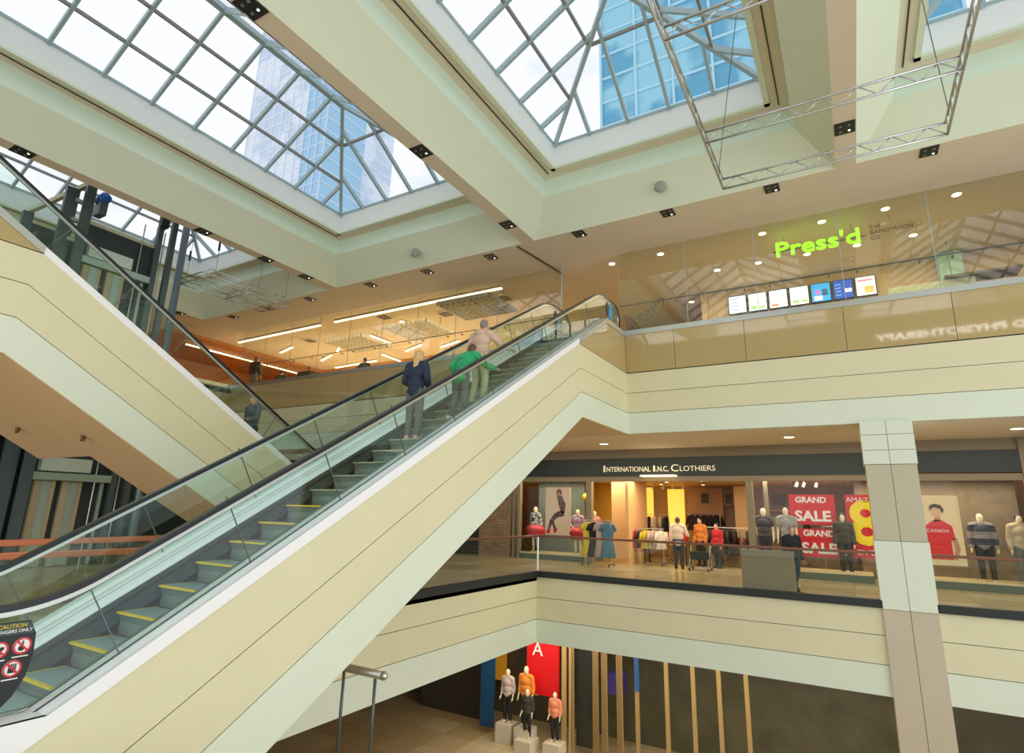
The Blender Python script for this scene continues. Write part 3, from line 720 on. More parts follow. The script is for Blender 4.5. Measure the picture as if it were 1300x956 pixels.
for a, b, l in lins: linear(a, b, l, 7.78 if 'far left' in l else 7.88)
WAF = mat('waffle_grey', '#c4bda6', .5)
for (qx, qy, lab) in ((455, 438, 'grey waffle grid ceiling panel above the food court, left one'), (532, 421, 'grey waffle grid ceiling panel above the food court, right one'), (606, 392, 'small waffle grid ceiling panel near the top of the escalator')):
    p = onZ(qx, qy, 7.45); r = empty('waffle_panel', p, lab, 'ceiling panel', 'waffle panels of the food court')
    g = MB()
    for i in range(10): x = p.x-1.2+i*.26; g.box(x, x+.03, p.y-1.0, p.y+1.0, p.z, p.z+.14)
    for i in range(8): y = p.y-1.0+i*.28; g.box(p.x-1.2, p.x+1.17, y, y+.03, p.z, p.z+.14)
    g.build('grid', WAF, r)
    for dx in (-1.17, 1.14): MB().cone((p.x+dx, p.y, p.z+.14), (p.x+dx, p.y, 7.97), .01, .01, 6).build('hanger', DSTEEL, r)
for i, (qx, qy) in enumerate(((394, 432), (488, 402), (566, 398), (640, 378), (288, 461), (322, 470))):
    p = onZ(qx, qy, 7.96); r = empty('air_vent', p, 'square ceiling air vent of the food court, %s from the left' % ['third', 'fourth', 'fifth', 'sixth', 'first', 'second'][i], 'vent', 'air vents of the food court')
    B(p.x-.35, p.x+.35, p.y-.35, p.y+.35, 7.93, 7.96).build('frame', TRIM, r); B(p.x-.25, p.x+.25, p.y-.25, p.y+.25, 7.915, 7.93).build('grille', mat('vent_dark', '#6b5f48', .6), r)
# rear food court ceiling, orange light put into its wood colour
struct(B(-32, -18, 23.2, 27.5, 7.85, 7.95).build('ceiling', WARM))
struct(B(-32, -27, 14, 23.2, 7.85, 7.95).build('ceiling', WARM))
# kiosk block and hanging pillar
tag(B(-21.0, -19.6, 25.2, 26.2, UF, 7.6).build('kiosk_block', mat('kiosk_brown', '#9a7748', .6)), 'brown square kiosk pillar at the back of the food court', 'pillar')
tag(B(-22.3, -21.4, 17.6, 18.2, UF, 6.15).build('planter_box', BLACK), 'dark square box behind the parapet beside the seated diners', 'box')
tag(B(-25.4, -24.6, 17.3, 17.9, UF, 5.95).build('bin_box', mat('bin_brown', '#4d3524', .6)), 'small dark brown bin behind the parapet at the standing man', 'bin')

# ================================================================== UPPER RIGHT GALLERY: sandwich shop
GREEN = mat('lime_neon', '#9be22a', emit='#8fe52a', es=1.5)
ps = empty('shop_sign', (-.2, 17.0, 7.38), 'lime green lit letters of the sandwich shop hanging behind the gallery glass', 'sign')
text('lettering', "Press'd", (-.17, 17.0, 7.53), .62, GREEN, ps, ext=.03, width=2.1, bold=.009)
for x in (-1.0, .7): MB().cone((x, 17.05, 7.72), (x, 17.05, 7.97), .008, .008, 6).build('hanger', DSTEEL, ps)
B(-1.3, 1.0, 17.02, 17.05, 7.50, 7.54).build('back_rail', mat('raceway_grey', '#73704f', .5), ps)
ss = empty('subtitle_sign', (1.6, 17.0, 7.38), 'small dark lettering right of the lime shop sign', 'sign')
GREYL = mat('dark_letters', '#4b4438', .5)
text('line', 'THE', (1.12, 17.0, 7.72), .14, GREYL, ss, align='LEFT', ext=.01)
text('line', 'SANDWICH', (1.12, 17.0, 7.56), .14, GREYL, ss, align='LEFT', ext=.01, width=.95)
text('line', 'CO', (1.12, 17.0, 7.40), .14, GREYL, ss, align='LEFT', ext=.01)
MB().cone((1.6, 17.03, 7.79), (1.6, 17.03, 7.97), .008, .008, 6).build('hanger', DSTEEL, ss)
B(1.1, 2.1, 17.01, 17.02, 7.34, 7.8).build('backing', glass('clear_acrylic', (.95, .95, .93), .5), ss)
# shop wall with menus
shopw = struct(B(-3.9, 8, 20.6, 20.8, UF, 7.95).build('wall_shop', BEIGE))
struct(B(-4.1, -3.9, 20.5, 24.5, UF, 7.95).build('wall_shop', BEIGE))
MX = [-3.19, -2.53, -1.86, -1.21, -.56, .09, .73, 1.36]
ML = ['white screen with blue text lines', 'white screen with a green salad row', 'white screen with a red sandwich row', 'white screen with green salad bowls', 'cyan screen with a pink cup', 'deep blue screen with white text', 'pink and white screen with a burger']
MC = ['#f4f6fb', '#f6f7fa', '#f5f3f6', '#f3f6f6', '#2aa0e0', '#0c4fb4', '#fbe6ea']
for i in range(7):
    x0, x1 = MX[i]+.02, MX[i+1]-.02
    r = empty('menu_screen', ((x0+x1)/2, 20.55, 6.98), 'lit menu screen of the sandwich shop: '+ML[i], 'screen', 'row of lit menu screens')
    B(x0, x1, 20.5, 20.6, 6.98, 7.66).build('bezel', BLACK, r)
    B(x0+.03, x1-.03, 20.485, 20.5, 7.01, 7.63).build('display', mat('menu_%d' % i, MC[i], .3, emit=MC[i], es=1.0), r)
    def blk(n, a, b, c, d, col): B(x0+a, x0+b, 20.475, 20.485, 7.0+c, 7.0+d).build(n, mat('print'+col[1:], col, .4, emit=col, es=.9), r)
    if i == 0:
        for k in range(4): blk('text_line', .08, .36, .12+k*.13, .15+k*.13, '#7fa6dc')
    elif i in (1, 3): blk('picture', .1, .28, .06, .16, '#8fc25a'); blk('picture', .36, .55, .06, .15, '#a9cf86')
    elif i == 2: blk('picture', .08, .3, .06, .14, '#d98a78'); blk('picture', .36, .55, .1, .15, '#e0c9b0')
    elif i == 4: blk('picture', .14, .28, .25, .42, '#c77ae0'); blk('picture', .1, .34, .05, .2, '#f0d8e8'); blk('picture', .34, .5, .2, .42, '#245a86')
    elif i == 5:
        for k in range(4): blk('text_line', .08, .24, .12+k*.12, .14+k*.12, '#9cc4f0')
        blk('picture', .34, .54, .2, .32, '#e8eefc')
    else: blk('text_line', .08, .48, .48, .54, '#f08aa8'); blk('picture', .25, .5, .08, .3, '#e8b45a')
# counter, pale panel, grey bulkhead, person at counter (food on ledge)
tag(B(1.55, 3.6, 19.4, 20.0, 6.2, 6.75).build('counter_screen', mat('pale_counter', '#d5d9b4', .5)), 'pale green counter front right of the menu screens', 'counter')
hb = onZ(1240, 347, 7.3); hang = empty('hanging_bulkhead', (hb.x, hb.y, 6.6), 'dark grey flat tray hanging behind the glass at far right', 'ceiling panel')
B(2.9, 4.6, 19.2, 19.9, 6.75, 6.82).build('tray', mat('tray_grey', '#6e6752', .6), hang)
for xx in (3.1, 4.4): MB().cone((xx, 19.5, 6.82), (xx, 19.5, 7.97), .012, .012, 6).build('hanger', DSTEEL, hang)
tag(B(2.95, 3.55, 20.3, 20.58, 6.9, 7.95).build('mint_banner', mat('mint_panel', '#a9cfb4', .4)), 'mint green banner above the dark tray at far right', 'banner')
bl = empty('blade_sign', (-5.2, 17.3, 5.5), 'grey looping script sign low behind the glass beside the escalator top', 'sign')
sgm = mat('script_grey', '#8a8169', .4, .3)
scr = MB(); pa = onY(803, 417, 17.2); pb = onY(842, 388, 17.2); pv = None
for i in range(120):
    t = i/119; a = t*2*PI*4.5; c = pa.lerp(pb, t); r = .17+.03*math.sin(t*9)
    p = Vector((c.x+r*.7*math.cos(a), 17.2, c.z+r*math.sin(a)+.12))
    if pv: scr.cone(pv, p, .035, .035, 6)
    pv = p
scr.build('lettering', sgm, bl); B(pa.x-.1, pa.x-.02, 17.18, 17.24, UF, pa.z).build('post', DSTEEL, bl)

# sign on the opposite gallery, seen mirrored in the glossy parapet
def mirrored(px, py, ys):
    d = _ray(px, py); n = Vector((0, -math.cos(math.atan(.08/1.13)), -math.sin(math.atan(.08/1.13)))); q = Vector((0, FY, 4.07))
    p = d*(q.dot(n)/d.dot(n)); e = d-2*d.dot(n)*n
    return p+e*((ys-p.y)/e.y)
ma_, mb_ = mirrored(1113, 430, -4.0), mirrored(1304, 410, -4.0)
struct(B(-11, 12, -4.4, -4.1, ma_.z-1.0, ma_.z+1.2).build('wall_south', mat('south_fascia', '#7d6b4c', .6)))
os_ = empty('clinic_sign', ((ma_.x+mb_.x)/2, -4.05, ma_.z-.3), 'white lit clinic lettering on the near gallery, seen only mirrored in the tan parapet', 'sign')
text('lettering', 'D PHYSIOTHERAPY', ((ma_.x+mb_.x)/2, -4.04, (ma_.z+mb_.z)/2), .5, mat('sign_white', '#ffffff', emit='#ffffff', es=7), os_, xdir=(-1, 0, 0), up=(0, 0, 1), ext=.02, width=abs(mb_.x-ma_.x), bold=.01)
B(min(ma_.x, mb_.x), max(ma_.x, mb_.x), -4.1, -4.06, ma_.z-.05, ma_.z+.02).build('back_rail', DSTEEL, os_)

# ================================================================== LIGHTING TRUSS FRAMES
CHROME = mat('truss_chrome', '#c8cac8', .25, .8)
def ladder(a, b, h, up, root, r=.024, step=.52):
    a = Vector(a); b = Vector(b); up = Vector(up).normalized()*h; L = (b-a).length; n = max(2, int(L/step)); m = MB()
    m.cone(a, b, r, r, 8); m.cone(a+up, b+up, r, r, 8)
    for i in range(n):
        p = a.lerp(b, i/n); q = a.lerp(b, (i+.5)/n); s = a.lerp(b, (i+1)/n)
        m.cone(p, q+up, r*.5, r*.5, 6); m.cone(q+up, s, r*.5, r*.5, 6)
    return m.build('ladder_beam', CHROME, root, smooth=True)
z = 6.9
tf = empty('lighting_truss', (.2, 9, z), 'large chrome ladder truss frame hanging from cables at upper right', 'truss', 'hanging ladder truss frames')
Xl, Xr = -1.76, 2.17
ladder((Xl, 11.8, z), (Xr, 11.8, z), .24, (0, 0, 1), tf); ladder((Xl, 10.0, z), (Xr, 10.0, z), .24, (0, 0, 1), tf); ladder((Xl, 7.2, z), (Xr, 7.2, z), .24, (0, 0, 1), tf)
ladder((Xl, 3, z), (Xl, 11.8, z), .24, (0, 0, 1), tf); ladder((Xr, 3, z), (Xr, 11.8, z), .24, (0, 0, 1), tf); ladder((Xl, 3, z), (Xr, 3, z), .24, (0, 0, 1), tf)
for (x, y) in ((Xl, 11.4), (Xr, 11.4), (Xl, 4.5), (Xr, 4.5)):
    xt = -.9 if x < 0 else 2.2
    MB().cone((x, y, z+.24), ((-1.0 if x < 0 else 1.75), y-1.6, 9.34), .008, .008, 6).build('cable', DSTEEL, tf)
z = 7.1
ts = empty('lighting_truss', (-17.6, 11, z), 'small chrome ladder truss frame hanging near the left skylight', 'truss', 'hanging ladder truss frames')
x0, x1 = -18.75, -17.1
for x in (x0, (x0+x1)/2-.1, x1): ladder((x, 9.75, z), (x, 12.85, z), .2, (0, 0, 1), ts, .022, 1.0)
for y in (9.75, 11.35, 12.85): ladder((x0, y, z), (x1, y, z), .2, (0, 0, 1), ts, .022, .8)
for (x, y) in ((x0, 9.9), (x1, 9.9), (x1, 12.6), (x0, 12.6)): MB().cone((x, y, z+.2), (x+.05, y, 9.3), .008, .008, 6).build('cable', DSTEEL, ts)
for (x, y) in ((x0, 9.9), (x1, 9.9)): MB().cone((x, y, z+.9), (x, y, z+1.25), .035, .035, 8).build('hoist', BLACK, ts)

# ================================================================== FIGURES
def remesh(mb, name, m, parent, voxel, smooth_it=2):
    """overlapping tapered limbs fused into one continuous surface"""
    me = bpy.data.meshes.new(name); me.from_pydata([v for v in mb.v], [], mb.f)
    bm = bmesh.new(); bm.from_mesh(me); bmesh.ops.recalc_face_normals(bm, faces=bm.faces); bm.to_mesh(me); bm.free()
    t = bpy.data.objects.new(name, me); COL.objects.link(t)
    r = t.modifiers.new('r', 'REMESH'); r.mode = 'VOXEL'; r.voxel_size = voxel; r.use_smooth_shade = True
    sm = t.modifiers.new('s', 'SMOOTH'); sm.iterations = smooth_it; sm.factor = .5
    bpy.context.view_layer.update()
    out = bpy.data.meshes.new_from_object(t.evaluated_get(bpy.context.evaluated_depsgraph_get()))
    bpy.data.objects.remove(t); bpy.data.meshes.remove(me)
    out.name = name; out.materials.clear(); out.materials.append(m)
    for p in out.polygons: p.use_smooth = True
    o = bpy.data.objects.new(name, out); COL.objects.link(o); o.parent = parent
    return o
def limb(mb, pts, n=10):
    for (a, ra), (b, rb) in zip(pts[:-1], pts[1:]): mb.cone(a, b, ra, rb, n)
    for a, ra in pts: mb.ball(a, ra*.99, n=n, m=6)
def ell(mb, c, rx, ry, rz): mb.ball(c, rx, ry, rz, 14, 10)
# joints in units of body height, figure faces +Y; x to its right
BASE = dict(head=(0, .01, .93), neck=(0, 0, .845), chest=(0, 0, .74), belly=(0, .005, .62), pelvis=(0, 0, .53),
            shR=(.108, 0, .815), shL=(-.108, 0, .815), elR=(.135, -.02, .635), elL=(-.135, -.02, .635), wrR=(.14, .04, .49), wrL=(-.14, .04, .49),
            hpR=(.052, 0, .515), hpL=(-.052, 0, .515), knR=(.058, .01, .285), knL=(-.058, .01, .285), anR=(.06, -.01, .045), anL=(-.06, -.01, .045))
def figure(loc, H, rotz, label, cat='person', pose=None, skin=SKIN, jacket=None, trousers=None, shoes=None, hair=None, hairlong=False, skirt=None,
           width=1.0, voxel=.02, group=None, fingers=False, bald=False, face=True, legs_bare=False, hem=.5, base=False, jl=1.0, hood=None, shirt=None, sleeve=1.0):
    J = {k: Vector(v)*H for k, v in BASE.items()}
    for k in J: J[k].x *= width if k not in ('head', 'neck') else 1
    if pose:
        for k, v in pose.items(): J[k] = Vector(v)*H
    nm = 'person' if cat == 'person' else 'mannequin'
    root = empty(nm, loc, label, cat, group)
    root.rotation_euler = (0, 0, rotz)
    s = H
    b = MB()
    # head with face
    hd = J['head']; ell(b, hd, .045*s, .056*s, .068*s); ell(b, hd+Vector((0, .018, -.03))*s, .034*s, .038*s, .04*s)
    if face:
        ell(b, hd+Vector((0, .062, -.008))*s, .009*s, .012*s, .017*s)
        for sx in (-1, 1): ell(b, hd+Vector((sx*.047, 0, -.005))*s, .007*s, .012*s, .018*s)
    limb(b, [(hd+Vector((0, -.01, -.03))*s, .028*s), (J['neck'], .028*s), (J['chest'], .04*s)])
    # torso
    limb(b, [(J['shR'], .034*s), (J['neck']*.75+J['shR']*.25, .034*s)]); limb(b, [(J['shL'], .034*s), (J['neck']*.75+J['shL']*.25, .034*s)])
    up = (J['neck']-J['pelvis']).normalized()
    ell(b, J['chest'], .098*s*width, .062*s*width, .10*s); ell(b, J['belly'], .082*s*width, .056*s*width, .085*s); ell(b, J['pelvis'], .092*s*width, .062*s*width, .07*s)
    for S in 'RL':
        limb(b, [(J['sh'+S], .031*s), (J['el'+S], .023*s), (J['wr'+S], .016*s)])
        h = J['wr'+S]; d = (J['wr'+S]-J['el'+S]).normalized(); sd = 1 if S == 'R' else -1
        side = Vector((0, 1, 0)) if abs(d.y) < .8 else Vector((sd, 0, 0)); side = (side-d*side.dot(d)).normalized(); nrm = d.cross(side)
        pc = h+d*.03*s
        limb(b, [(h, .014*s), (h+d*.045*s, .018*s)])
        fr = .0062*s if fingers else .007*s
        for i, L_ in enumerate((.036, .042, .040, .031)):
            o_ = side*(.019-.0127*i)*s*.95; a0 = h+d*.05*s+o_; a1 = a0+d*L_*.55*s+nrm*.004*s; a2 = a1+d*L_*.45*s+nrm*.013*s
            limb(b, [(a0, fr), (a1, fr*.95), (a2, fr*.85)], 6)
        a0 = h+d*.02*s+side*.015*s; limb(b, [(a0, fr*1.15), (a0+(d*.6+side*.8)*.022*s, fr*1.05), (a0+(d*.95+side*.75)*.037*s, fr*.9)], 6)
        limb(b, [(J['hp'+S], .053*s*width), (J['kn'+S], .033*s), (J['kn'+S]*.45+J['an'+S]*.55, .030*s), (J['an'+S], .020*s)])
        an = J['an'+S]; limb(b, [(an, .022*s), (an+Vector((0, -.012, -.02))*s, .022*s), (an+Vector((0, .075, -.028))*s, .018*s)])
    remesh(b, 'body', skin, root, voxel)
    v2 = max(voxel, .014)
    if trousers:
        t = MB(); g = .011*s
        ell(t, J['pelvis'], .092*s*width+g, .062*s*width+g, .06*s+g); limb(t, [(J['hpR'], .05*s), (J['hpL'], .05*s)])
        for S in 'RL': limb(t, [(J['hp'+S], .053*s*width+g), (J['kn'+S], .036*s+g), (J['an'+S]+Vector((0, 0, .012*s)), .028*s+g*.8)])
        remesh(t, 'trousers', trousers, root, v2)
    if skirt:
        sk, zt, zb, r0, r1, r2 = skirt; t = MB(); n = 20; prof = [(zt, r0), (lerp(zt, zb, .25), lerp(r0, r1, .75)), (lerp(zt, zb, .5), r1), (lerp(zt, zb, .8), lerp(r1, r2, .6)), (zb, r2)]
        q = []
        for (zz, r) in prof:
            for i in range(n): a = 2*PI*i/n; rr = r*(1+.05*math.sin(a*5)); q.append((rr*math.cos(a)*s, rr*.8*math.sin(a)*s, zz*s))
        t.add(q, [tuple(range(n))]+[(j*n+i, j*n+(i+1) % n, (j+1)*n+(i+1) % n, (j+1)*n+i) for j in range(4) for i in range(n)]+[tuple(range(4*n, 5*n))[::-1]])
        t.build('skirt', sk, root, origin=(0, 0, 0), smooth=True).location = (0, 0, 0)
    if jacket:
        t = MB(); g = .014*s
        for S in 'RL':
            limb(t, [(J['sh'+S], .033*s+g), (J['neck']*.6+J['sh'+S]*.4, .033*s+g)])
            e = J['el'+S]+(J['wr'+S]-J['el'+S])*(sleeve*.92) if sleeve > .3 else J['sh'+S]+(J['el'+S]-J['sh'+S])*.55
            if sleeve > .3: limb(t, [(J['sh'+S], .033*s+g), (J['el'+S], .026*s+g), (e, .021*s+g)])
            else: limb(t, [(J['sh'+S], .033*s+g), (e, .03*s+g)])
        ell(t, J['chest'], .10*s*width+g, .066*s*width+g, .10*s); ell(t, J['belly'], .088*s*width+g, .064*s*width+g, .1*s)
        ell(t, J['pelvis']+Vector((0, 0, (hem-.5)*s)), .094*s*width+g, .066*s*width+g, .075*s*jl)
        ell(t, J['neck']+Vector((0, -.005, -.012))*s, .042*s, .042*s, .03*s)
        if hood: ell(t, J['neck']+Vector((0, -.045, -.01))*s, .07*s, .045*s, .04*s)
        remesh(t, 'jacket', jacket, root, v2)
    if hair:
        t = MB(); ell(t, hd+Vector((0, -.012, .014))*s, .052*s, .060*s, .066*s)
        if hairlong:
            limb(t, [(hd+Vector((0, -.04, .01))*s, .045*s), (hd+Vector((0, -.055, -.06))*s, .042*s), (hd+Vector((-.005, -.07, -.15))*s, .028*s), (hd+Vector((-.01, -.075, -.20))*s, .012*s)])
            limb(t, [(hd+Vector((.03, -.03, -.02))*s, .03*s), (hd+Vector((.035, -.05, -.12))*s, .018*s)])
        o = remesh(t, 'hair', hair, root, v2)
    if shoes:
        for S in 'RL':
            t = MB(); an = J['an'+S]
            limb(t, [(an+Vector((0, -.012, -.015))*s, .027*s), (an+Vector((0, .04, -.022))*s, .024*s), (an+Vector((0, .085, -.028))*s, .02*s)])
            t.box(an.x-.026*s, an.x+.026*s, an.y-.04*s, an.y+.1*s, an.z-.045*s, an.z-.033*s)
            remesh(t, 'shoe', shoes, root, v2, 1)
    if base:
        t = MB().cone((0, 0, 0), (0, 0, .012), .17, .17, 24).build('stand', STEEL, root, origin=(0, 0, 0)); t.location = (0, 0, 0)
    return root
def M_(n, c, r=.75, **k): return mat(n, c, r, **k)
NAVY = M_('navy_cloth', '#1f2d42', noise=.25, nscale=14); GREENJ = M_('green_satin', '#13a866', .35, noise=.25, nscale=10); TANJ = M_('tan_coat', '#d3b8a2', stripes=(2, 7, '#c6a792'))
GREYT = M_('grey_trousers', '#5d6060', noise=.15, nscale=10); KHAKI = M_('khaki_trousers', '#cdcaa6', noise=.1, nscale=8); DARK = M_('dark_cloth', '#20201f')
BLONDE = M_('blonde_hair', '#d6b072', .5, noise=.35, nscale=22); BRHAIR = M_('brown_hair', '#5f4636', .5, noise=.3, nscale=18); GRHAIR = M_('grey_hair', '#8b8176', .5, noise=.3, nscale=18)
BLACKH = M_('black_hair', '#221c18', .4); PINKSH = M_('pink_trainer', '#e2a59c', .5); WSHOE = M_('white_trainer', '#e6e2d8', .5)

def stepfoot(Yv): return MF+(Yv-2.51)*T30
# the three riders (they stand on step treads; tread k spans [nosing, +0.4])
def tread_at(y):
    u = y-2.51; k = math.floor((u-.62+.4*3)/.4); un = .62-.4*3+.4*k
    return MF+un*T30
yA = 7.72; figure((-6.55, yA, tread_at(yA)+.01), 1.63, .12, 'blonde woman in a navy top and grey trousers, lowest rider on the middle escalator', jacket=NAVY, trousers=GREYT, shoes=PINKSH, hair=BLONDE, hairlong=True,
    voxel=.0095, fingers=True, width=.97, hem=.49, pose=dict(elR=(.15, -.01, .66), wrR=(.09, .12, .6), elL=(-.145, .0, .65), wrL=(-.07, .12, .59), head=(.01, .03, .925)))
yB = 8.62; figure((-6.22, yB, tread_at(yB)+.01), 1.62, -.15, 'person in a shiny green jacket leaning on the handrail of the middle escalator', jacket=GREENJ, trousers=GREYT, shoes=WSHOE, hair=BRHAIR,
    voxel=.0095, fingers=True, width=1.12, hem=.47, hood=True, jl=1.2, pose=dict(pelvis=(-.0, -.02, .53), belly=(.0, .03, .62), chest=(.01, .085, .725), neck=(.01, .13, .815), head=(.01, .175, .875),
    shR=(.118, .10, .79), shL=(-.105, .10, .79), elR=(.2, .22, .665), wrR=(.2, .37, .665), elL=(-.15, -.0, .66), wrL=(-.135, .05, .535), knL=(-.06, .0, .285), anL=(-.065, -.09, .045), anR=(.06, .03, .045)))
yC = 9.36; figure((-6.28, yC, tread_at(yC)+.01), 1.74, -.1, 'grey haired man in a tan coat and khaki trousers, highest rider on the middle escalator', jacket=TANJ, trousers=KHAKI, shoes=WSHOE, hair=GRHAIR,
    voxel=.0095, fingers=True, width=1.12, hem=.46, jl=1.35, hood=True, pose=dict(elR=(.2, .12, .70), wrR=(.22, .27, .68), elL=(-.19, .0, .665), wrL=(-.15, .1, .6), anL=(-.07, -.04, .045), head=(.02, .03, .93)))
# bald rider on the left escalator
yD = 8.9; zD = MF+(13.6-yD)*T30
def treadB(y):
    u = 13.6-y; k = math.floor((u-.62+1.2)/.4); return MF+(.62-1.2+.4*k)*T30
figure((-12.75, yD, treadB(yD)+.01), 1.72, PI, 'bald man in a blue grey jacket riding the left escalator behind its glass', jacket=M_('bluegrey_jacket', '#5f6878'), trousers=M_('dark_trousers', '#33373d'), shoes=DARK, voxel=.014, width=1.1,
       pose=dict(elL=(-.16, .04, .64), wrL=(-.18, .16, .62)))
# man standing at the upper left parapet and seated diners' heads
pz = onZ(322, 497, 5.35)
figure((-24.0, 16.55, UF), 1.68, .3, 'man in a dark jacket and grey trousers standing behind the upper left glass', jacket=M_('olive_dark_jacket', '#2e332b'), trousers=M_('mid_grey_trousers', '#7f8080'), shoes=DARK, hair=BRHAIR, voxel=.018, width=1.1)
SIT = dict(head=(0, .01, .93), knR=(.07, .24, .53), knL=(-.07, .24, .53), anR=(.07, .25, .3), anL=(-.07, .25, .3), wrR=(.1, .2, .62), wrL=(-.1, .2, .62))
def chair(x, y, label):
    r = empty('dining_chair', (x, y, UF), label, 'chair', 'chairs of the food court')
    m = M_('chair_black', '#2b2622')
    B(x-.22, x+.22, y-.22, y+.22, UF+.43, UF+.47).build('seat', m, r); B(x-.2, x+.2, y-.24, y-.21, UF+.5, UF+.85).build('backrest', m, r)
    for a in (-.19, .19):
        for b_ in (-.19, .19): B(x+a-.015, x+a+.015, y+b_-.015, y+b_+.015, UF, UF+.43).build('leg', DSTEEL, r)
for (qx, qy, lab, jm, hm, Yd) in ((357, 478, 'seated diner in a dark cap, head above the parapet, right of the standing man', DARK, DARK, 17.9), (392, 474, 'seated diner with brown hair, head just above the middle of the parapet', DARK, BRHAIR, 17.9), (463, 464, 'seated diner with dark hair, head just above the parapet beside the black box', DARK, BLACKH, 17.9)):
    p = onY(qx, qy, Yd); H = 1.74
    z0 = UF-.53*H+.5
    figure((p.x, Yd, z0), H, .4, lab, jacket=jm, trousers=DARK, shoes=DARK, hair=hm, voxel=.024, pose=SIT)
    chair(p.x, Yd-.05, 'black dining chair under the ' + ('capped' if qx == 357 else 'brown haired' if qx == 392 else 'dark haired') + ' diner')

# ================================================================== CLOTHES SHOP (middle level)
SY = 20.0
FRAME = M_('shopfront_taupe', '#8d7f66', .5); SLATE = M_('sign_slate', '#2a3431', .45); GOLD = M_('cream_letters', '#efe6c8', .5, emit='#efe0b8', es=.35)
sb = empty('shop_sign', (-4.5, SY-.1, 1.3), 'long slate sign board with cream letters of the clothes shop', 'sign')
B(-13.0, 1.59, SY-.12, SY+.1, 1.3, 1.93).build('board', SLATE, sb)
for (w_, x_, wd, sz, dz) in (('I', -7.72, .06, .34, .02), ('NTERNATIONAL', -6.83, 1.62, .25, 0), ('I', -5.88, .06, .3, .01), ('.N.C.', -5.6, .42, .25, 0), ('C', -5.17, .25, .34, .02), ('LOTHIERS', -4.42, 1.16, .25, 0)):
    text('lettering', w_, (x_, SY-.14, 1.53+dz), sz, GOLD, sb, ext=.012, width=wd)
B(-6.3, -5.1, SY-.45, SY-.12, 1.27, 1.31).build('sign_lamp', mat('sign_lamp', '#fff0d6', emit='#ffe2b8', es=2.5), sb)
sb2 = empty('blank_sign', (2.9, SY-.1, 1.3), 'dark blank sign board right of the column above the polo shirt window', 'sign')
B(1.6, 3.92, SY-.12, SY+.1, 1.33, 1.92).build('board', SLATE, sb2); B(3.92, 4.1, SY-.14, SY+.1, 1.2, 2.2).build('end_frame', FRAME, sb2)
struct(B(-13, 8, SY-.05, SY+.12, 1.93, 2.25).build('trim_5', FRAME)); struct(B(-13, 8, SY-.08, SY+.12, 1.12, 1.3).build('trim_5', FRAME))
# stone clad pier left of the shop and dark opening
struct(B(-13.1, -11.75, SY-.1, SY+.4, MF, 1.3).build('wall_pier', tiles('stone_cladding', '#a58a6a', '#8b7152', '#6a5640', 3, .9, .3, .02, .7, True)))
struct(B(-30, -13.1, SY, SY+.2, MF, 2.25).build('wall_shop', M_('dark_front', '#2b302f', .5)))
tag(B(-13.6, -9.4, 17.2, 17.8, MF, MF+.45).build('bench_plinth', M_('slate_bench', '#2a3b3c', .4)), 'low dark slate bench on the gallery left of the shop window', 'bench') if False else None
for x in (-11.7, -11.5, -11.3): struct(B(x-.05, x+.05, SY-.12, SY+.1, MF, 1.2).build('trim_6', FRAME))
# posts and display windows
def window_bay(n, x0, x1, panes):
    w = struct(B(x0, x1, SY-.02, SY+1.5, MF, MF+.2).build('window_%d' % n, M_('display_plinth', '#5c6a5d', .4)))
    B(x0, x1, SY-.03, SY+.06, MF+.2, MF+.25).build('sill', M_('sill_cream', '#e3cfa0', .4), w)
    B(x0, x1, SY+.06, SY+1.5, MF+.2, MF+.21).build('deck', M_('display_deck', '#c9b283', .5), w)
    k = (x1-x0)/panes
    for i in range(panes): B(x0+i*k+.01, x0+(i+1)*k-.01, SY-.01, SY+.0, MF+.25, 1.12).build('pane', SHOPG, w)
    return w
window_bay(7, -11.25, -8.45, 3); window_bay(8, -2.75, .3, 2); window_bay(9, 1.4, 4.0, 2)
struct(B(-11.25, -9.2, SY+1.5, SY+1.6, MF, 1.2).build('wall_display', M_('display_teal_grey', '#59665d', .6)))
struct(B(.05, 4.0, SY+1.5, SY+1.6, MF, 1.2).build('wall_display', M_('display_stone', '#7c6d54', .6, noise=.3, nscale=4)))
for x in (-8.35, -2.85, 4.05): struct(B(x-.1, x+.1, SY-.12, SY+.12, MF, 1.2).build('trim_6', FRAME))
struct(B(-2.5, -2.38, SY+.5, SY+.62, MF, 1.2).build('trim_6', FRAME))
struct(B(-13, 4, SY+.12, 27.7, 1.2, 1.3).build('ceiling', M_('shop_ceiling', '#d8b27a', .6)))
PEACH = M_('peach_wall', '#e6b87c', .6)
struct(B(-7.85, -7.25, SY+.9, SY+1.0, MF, 1.2).build('wall_display', PEACH)); struct(B(-7.1, -7.0, SY+.3, SY+2.5, MF, 1.2).build('wall_display', PEACH))
struct(B(-12, -8.1, 23.4, 23.5, MF, 1.2).build('wall_display', M_('yellow_lit_wall', '#e9bb42', .6)))
struct(B(-8.1, 4, 26.0, 26.1, MF, 1.2).build('wall_display', M_('shop_rear_wall', '#b9a084', .6)))
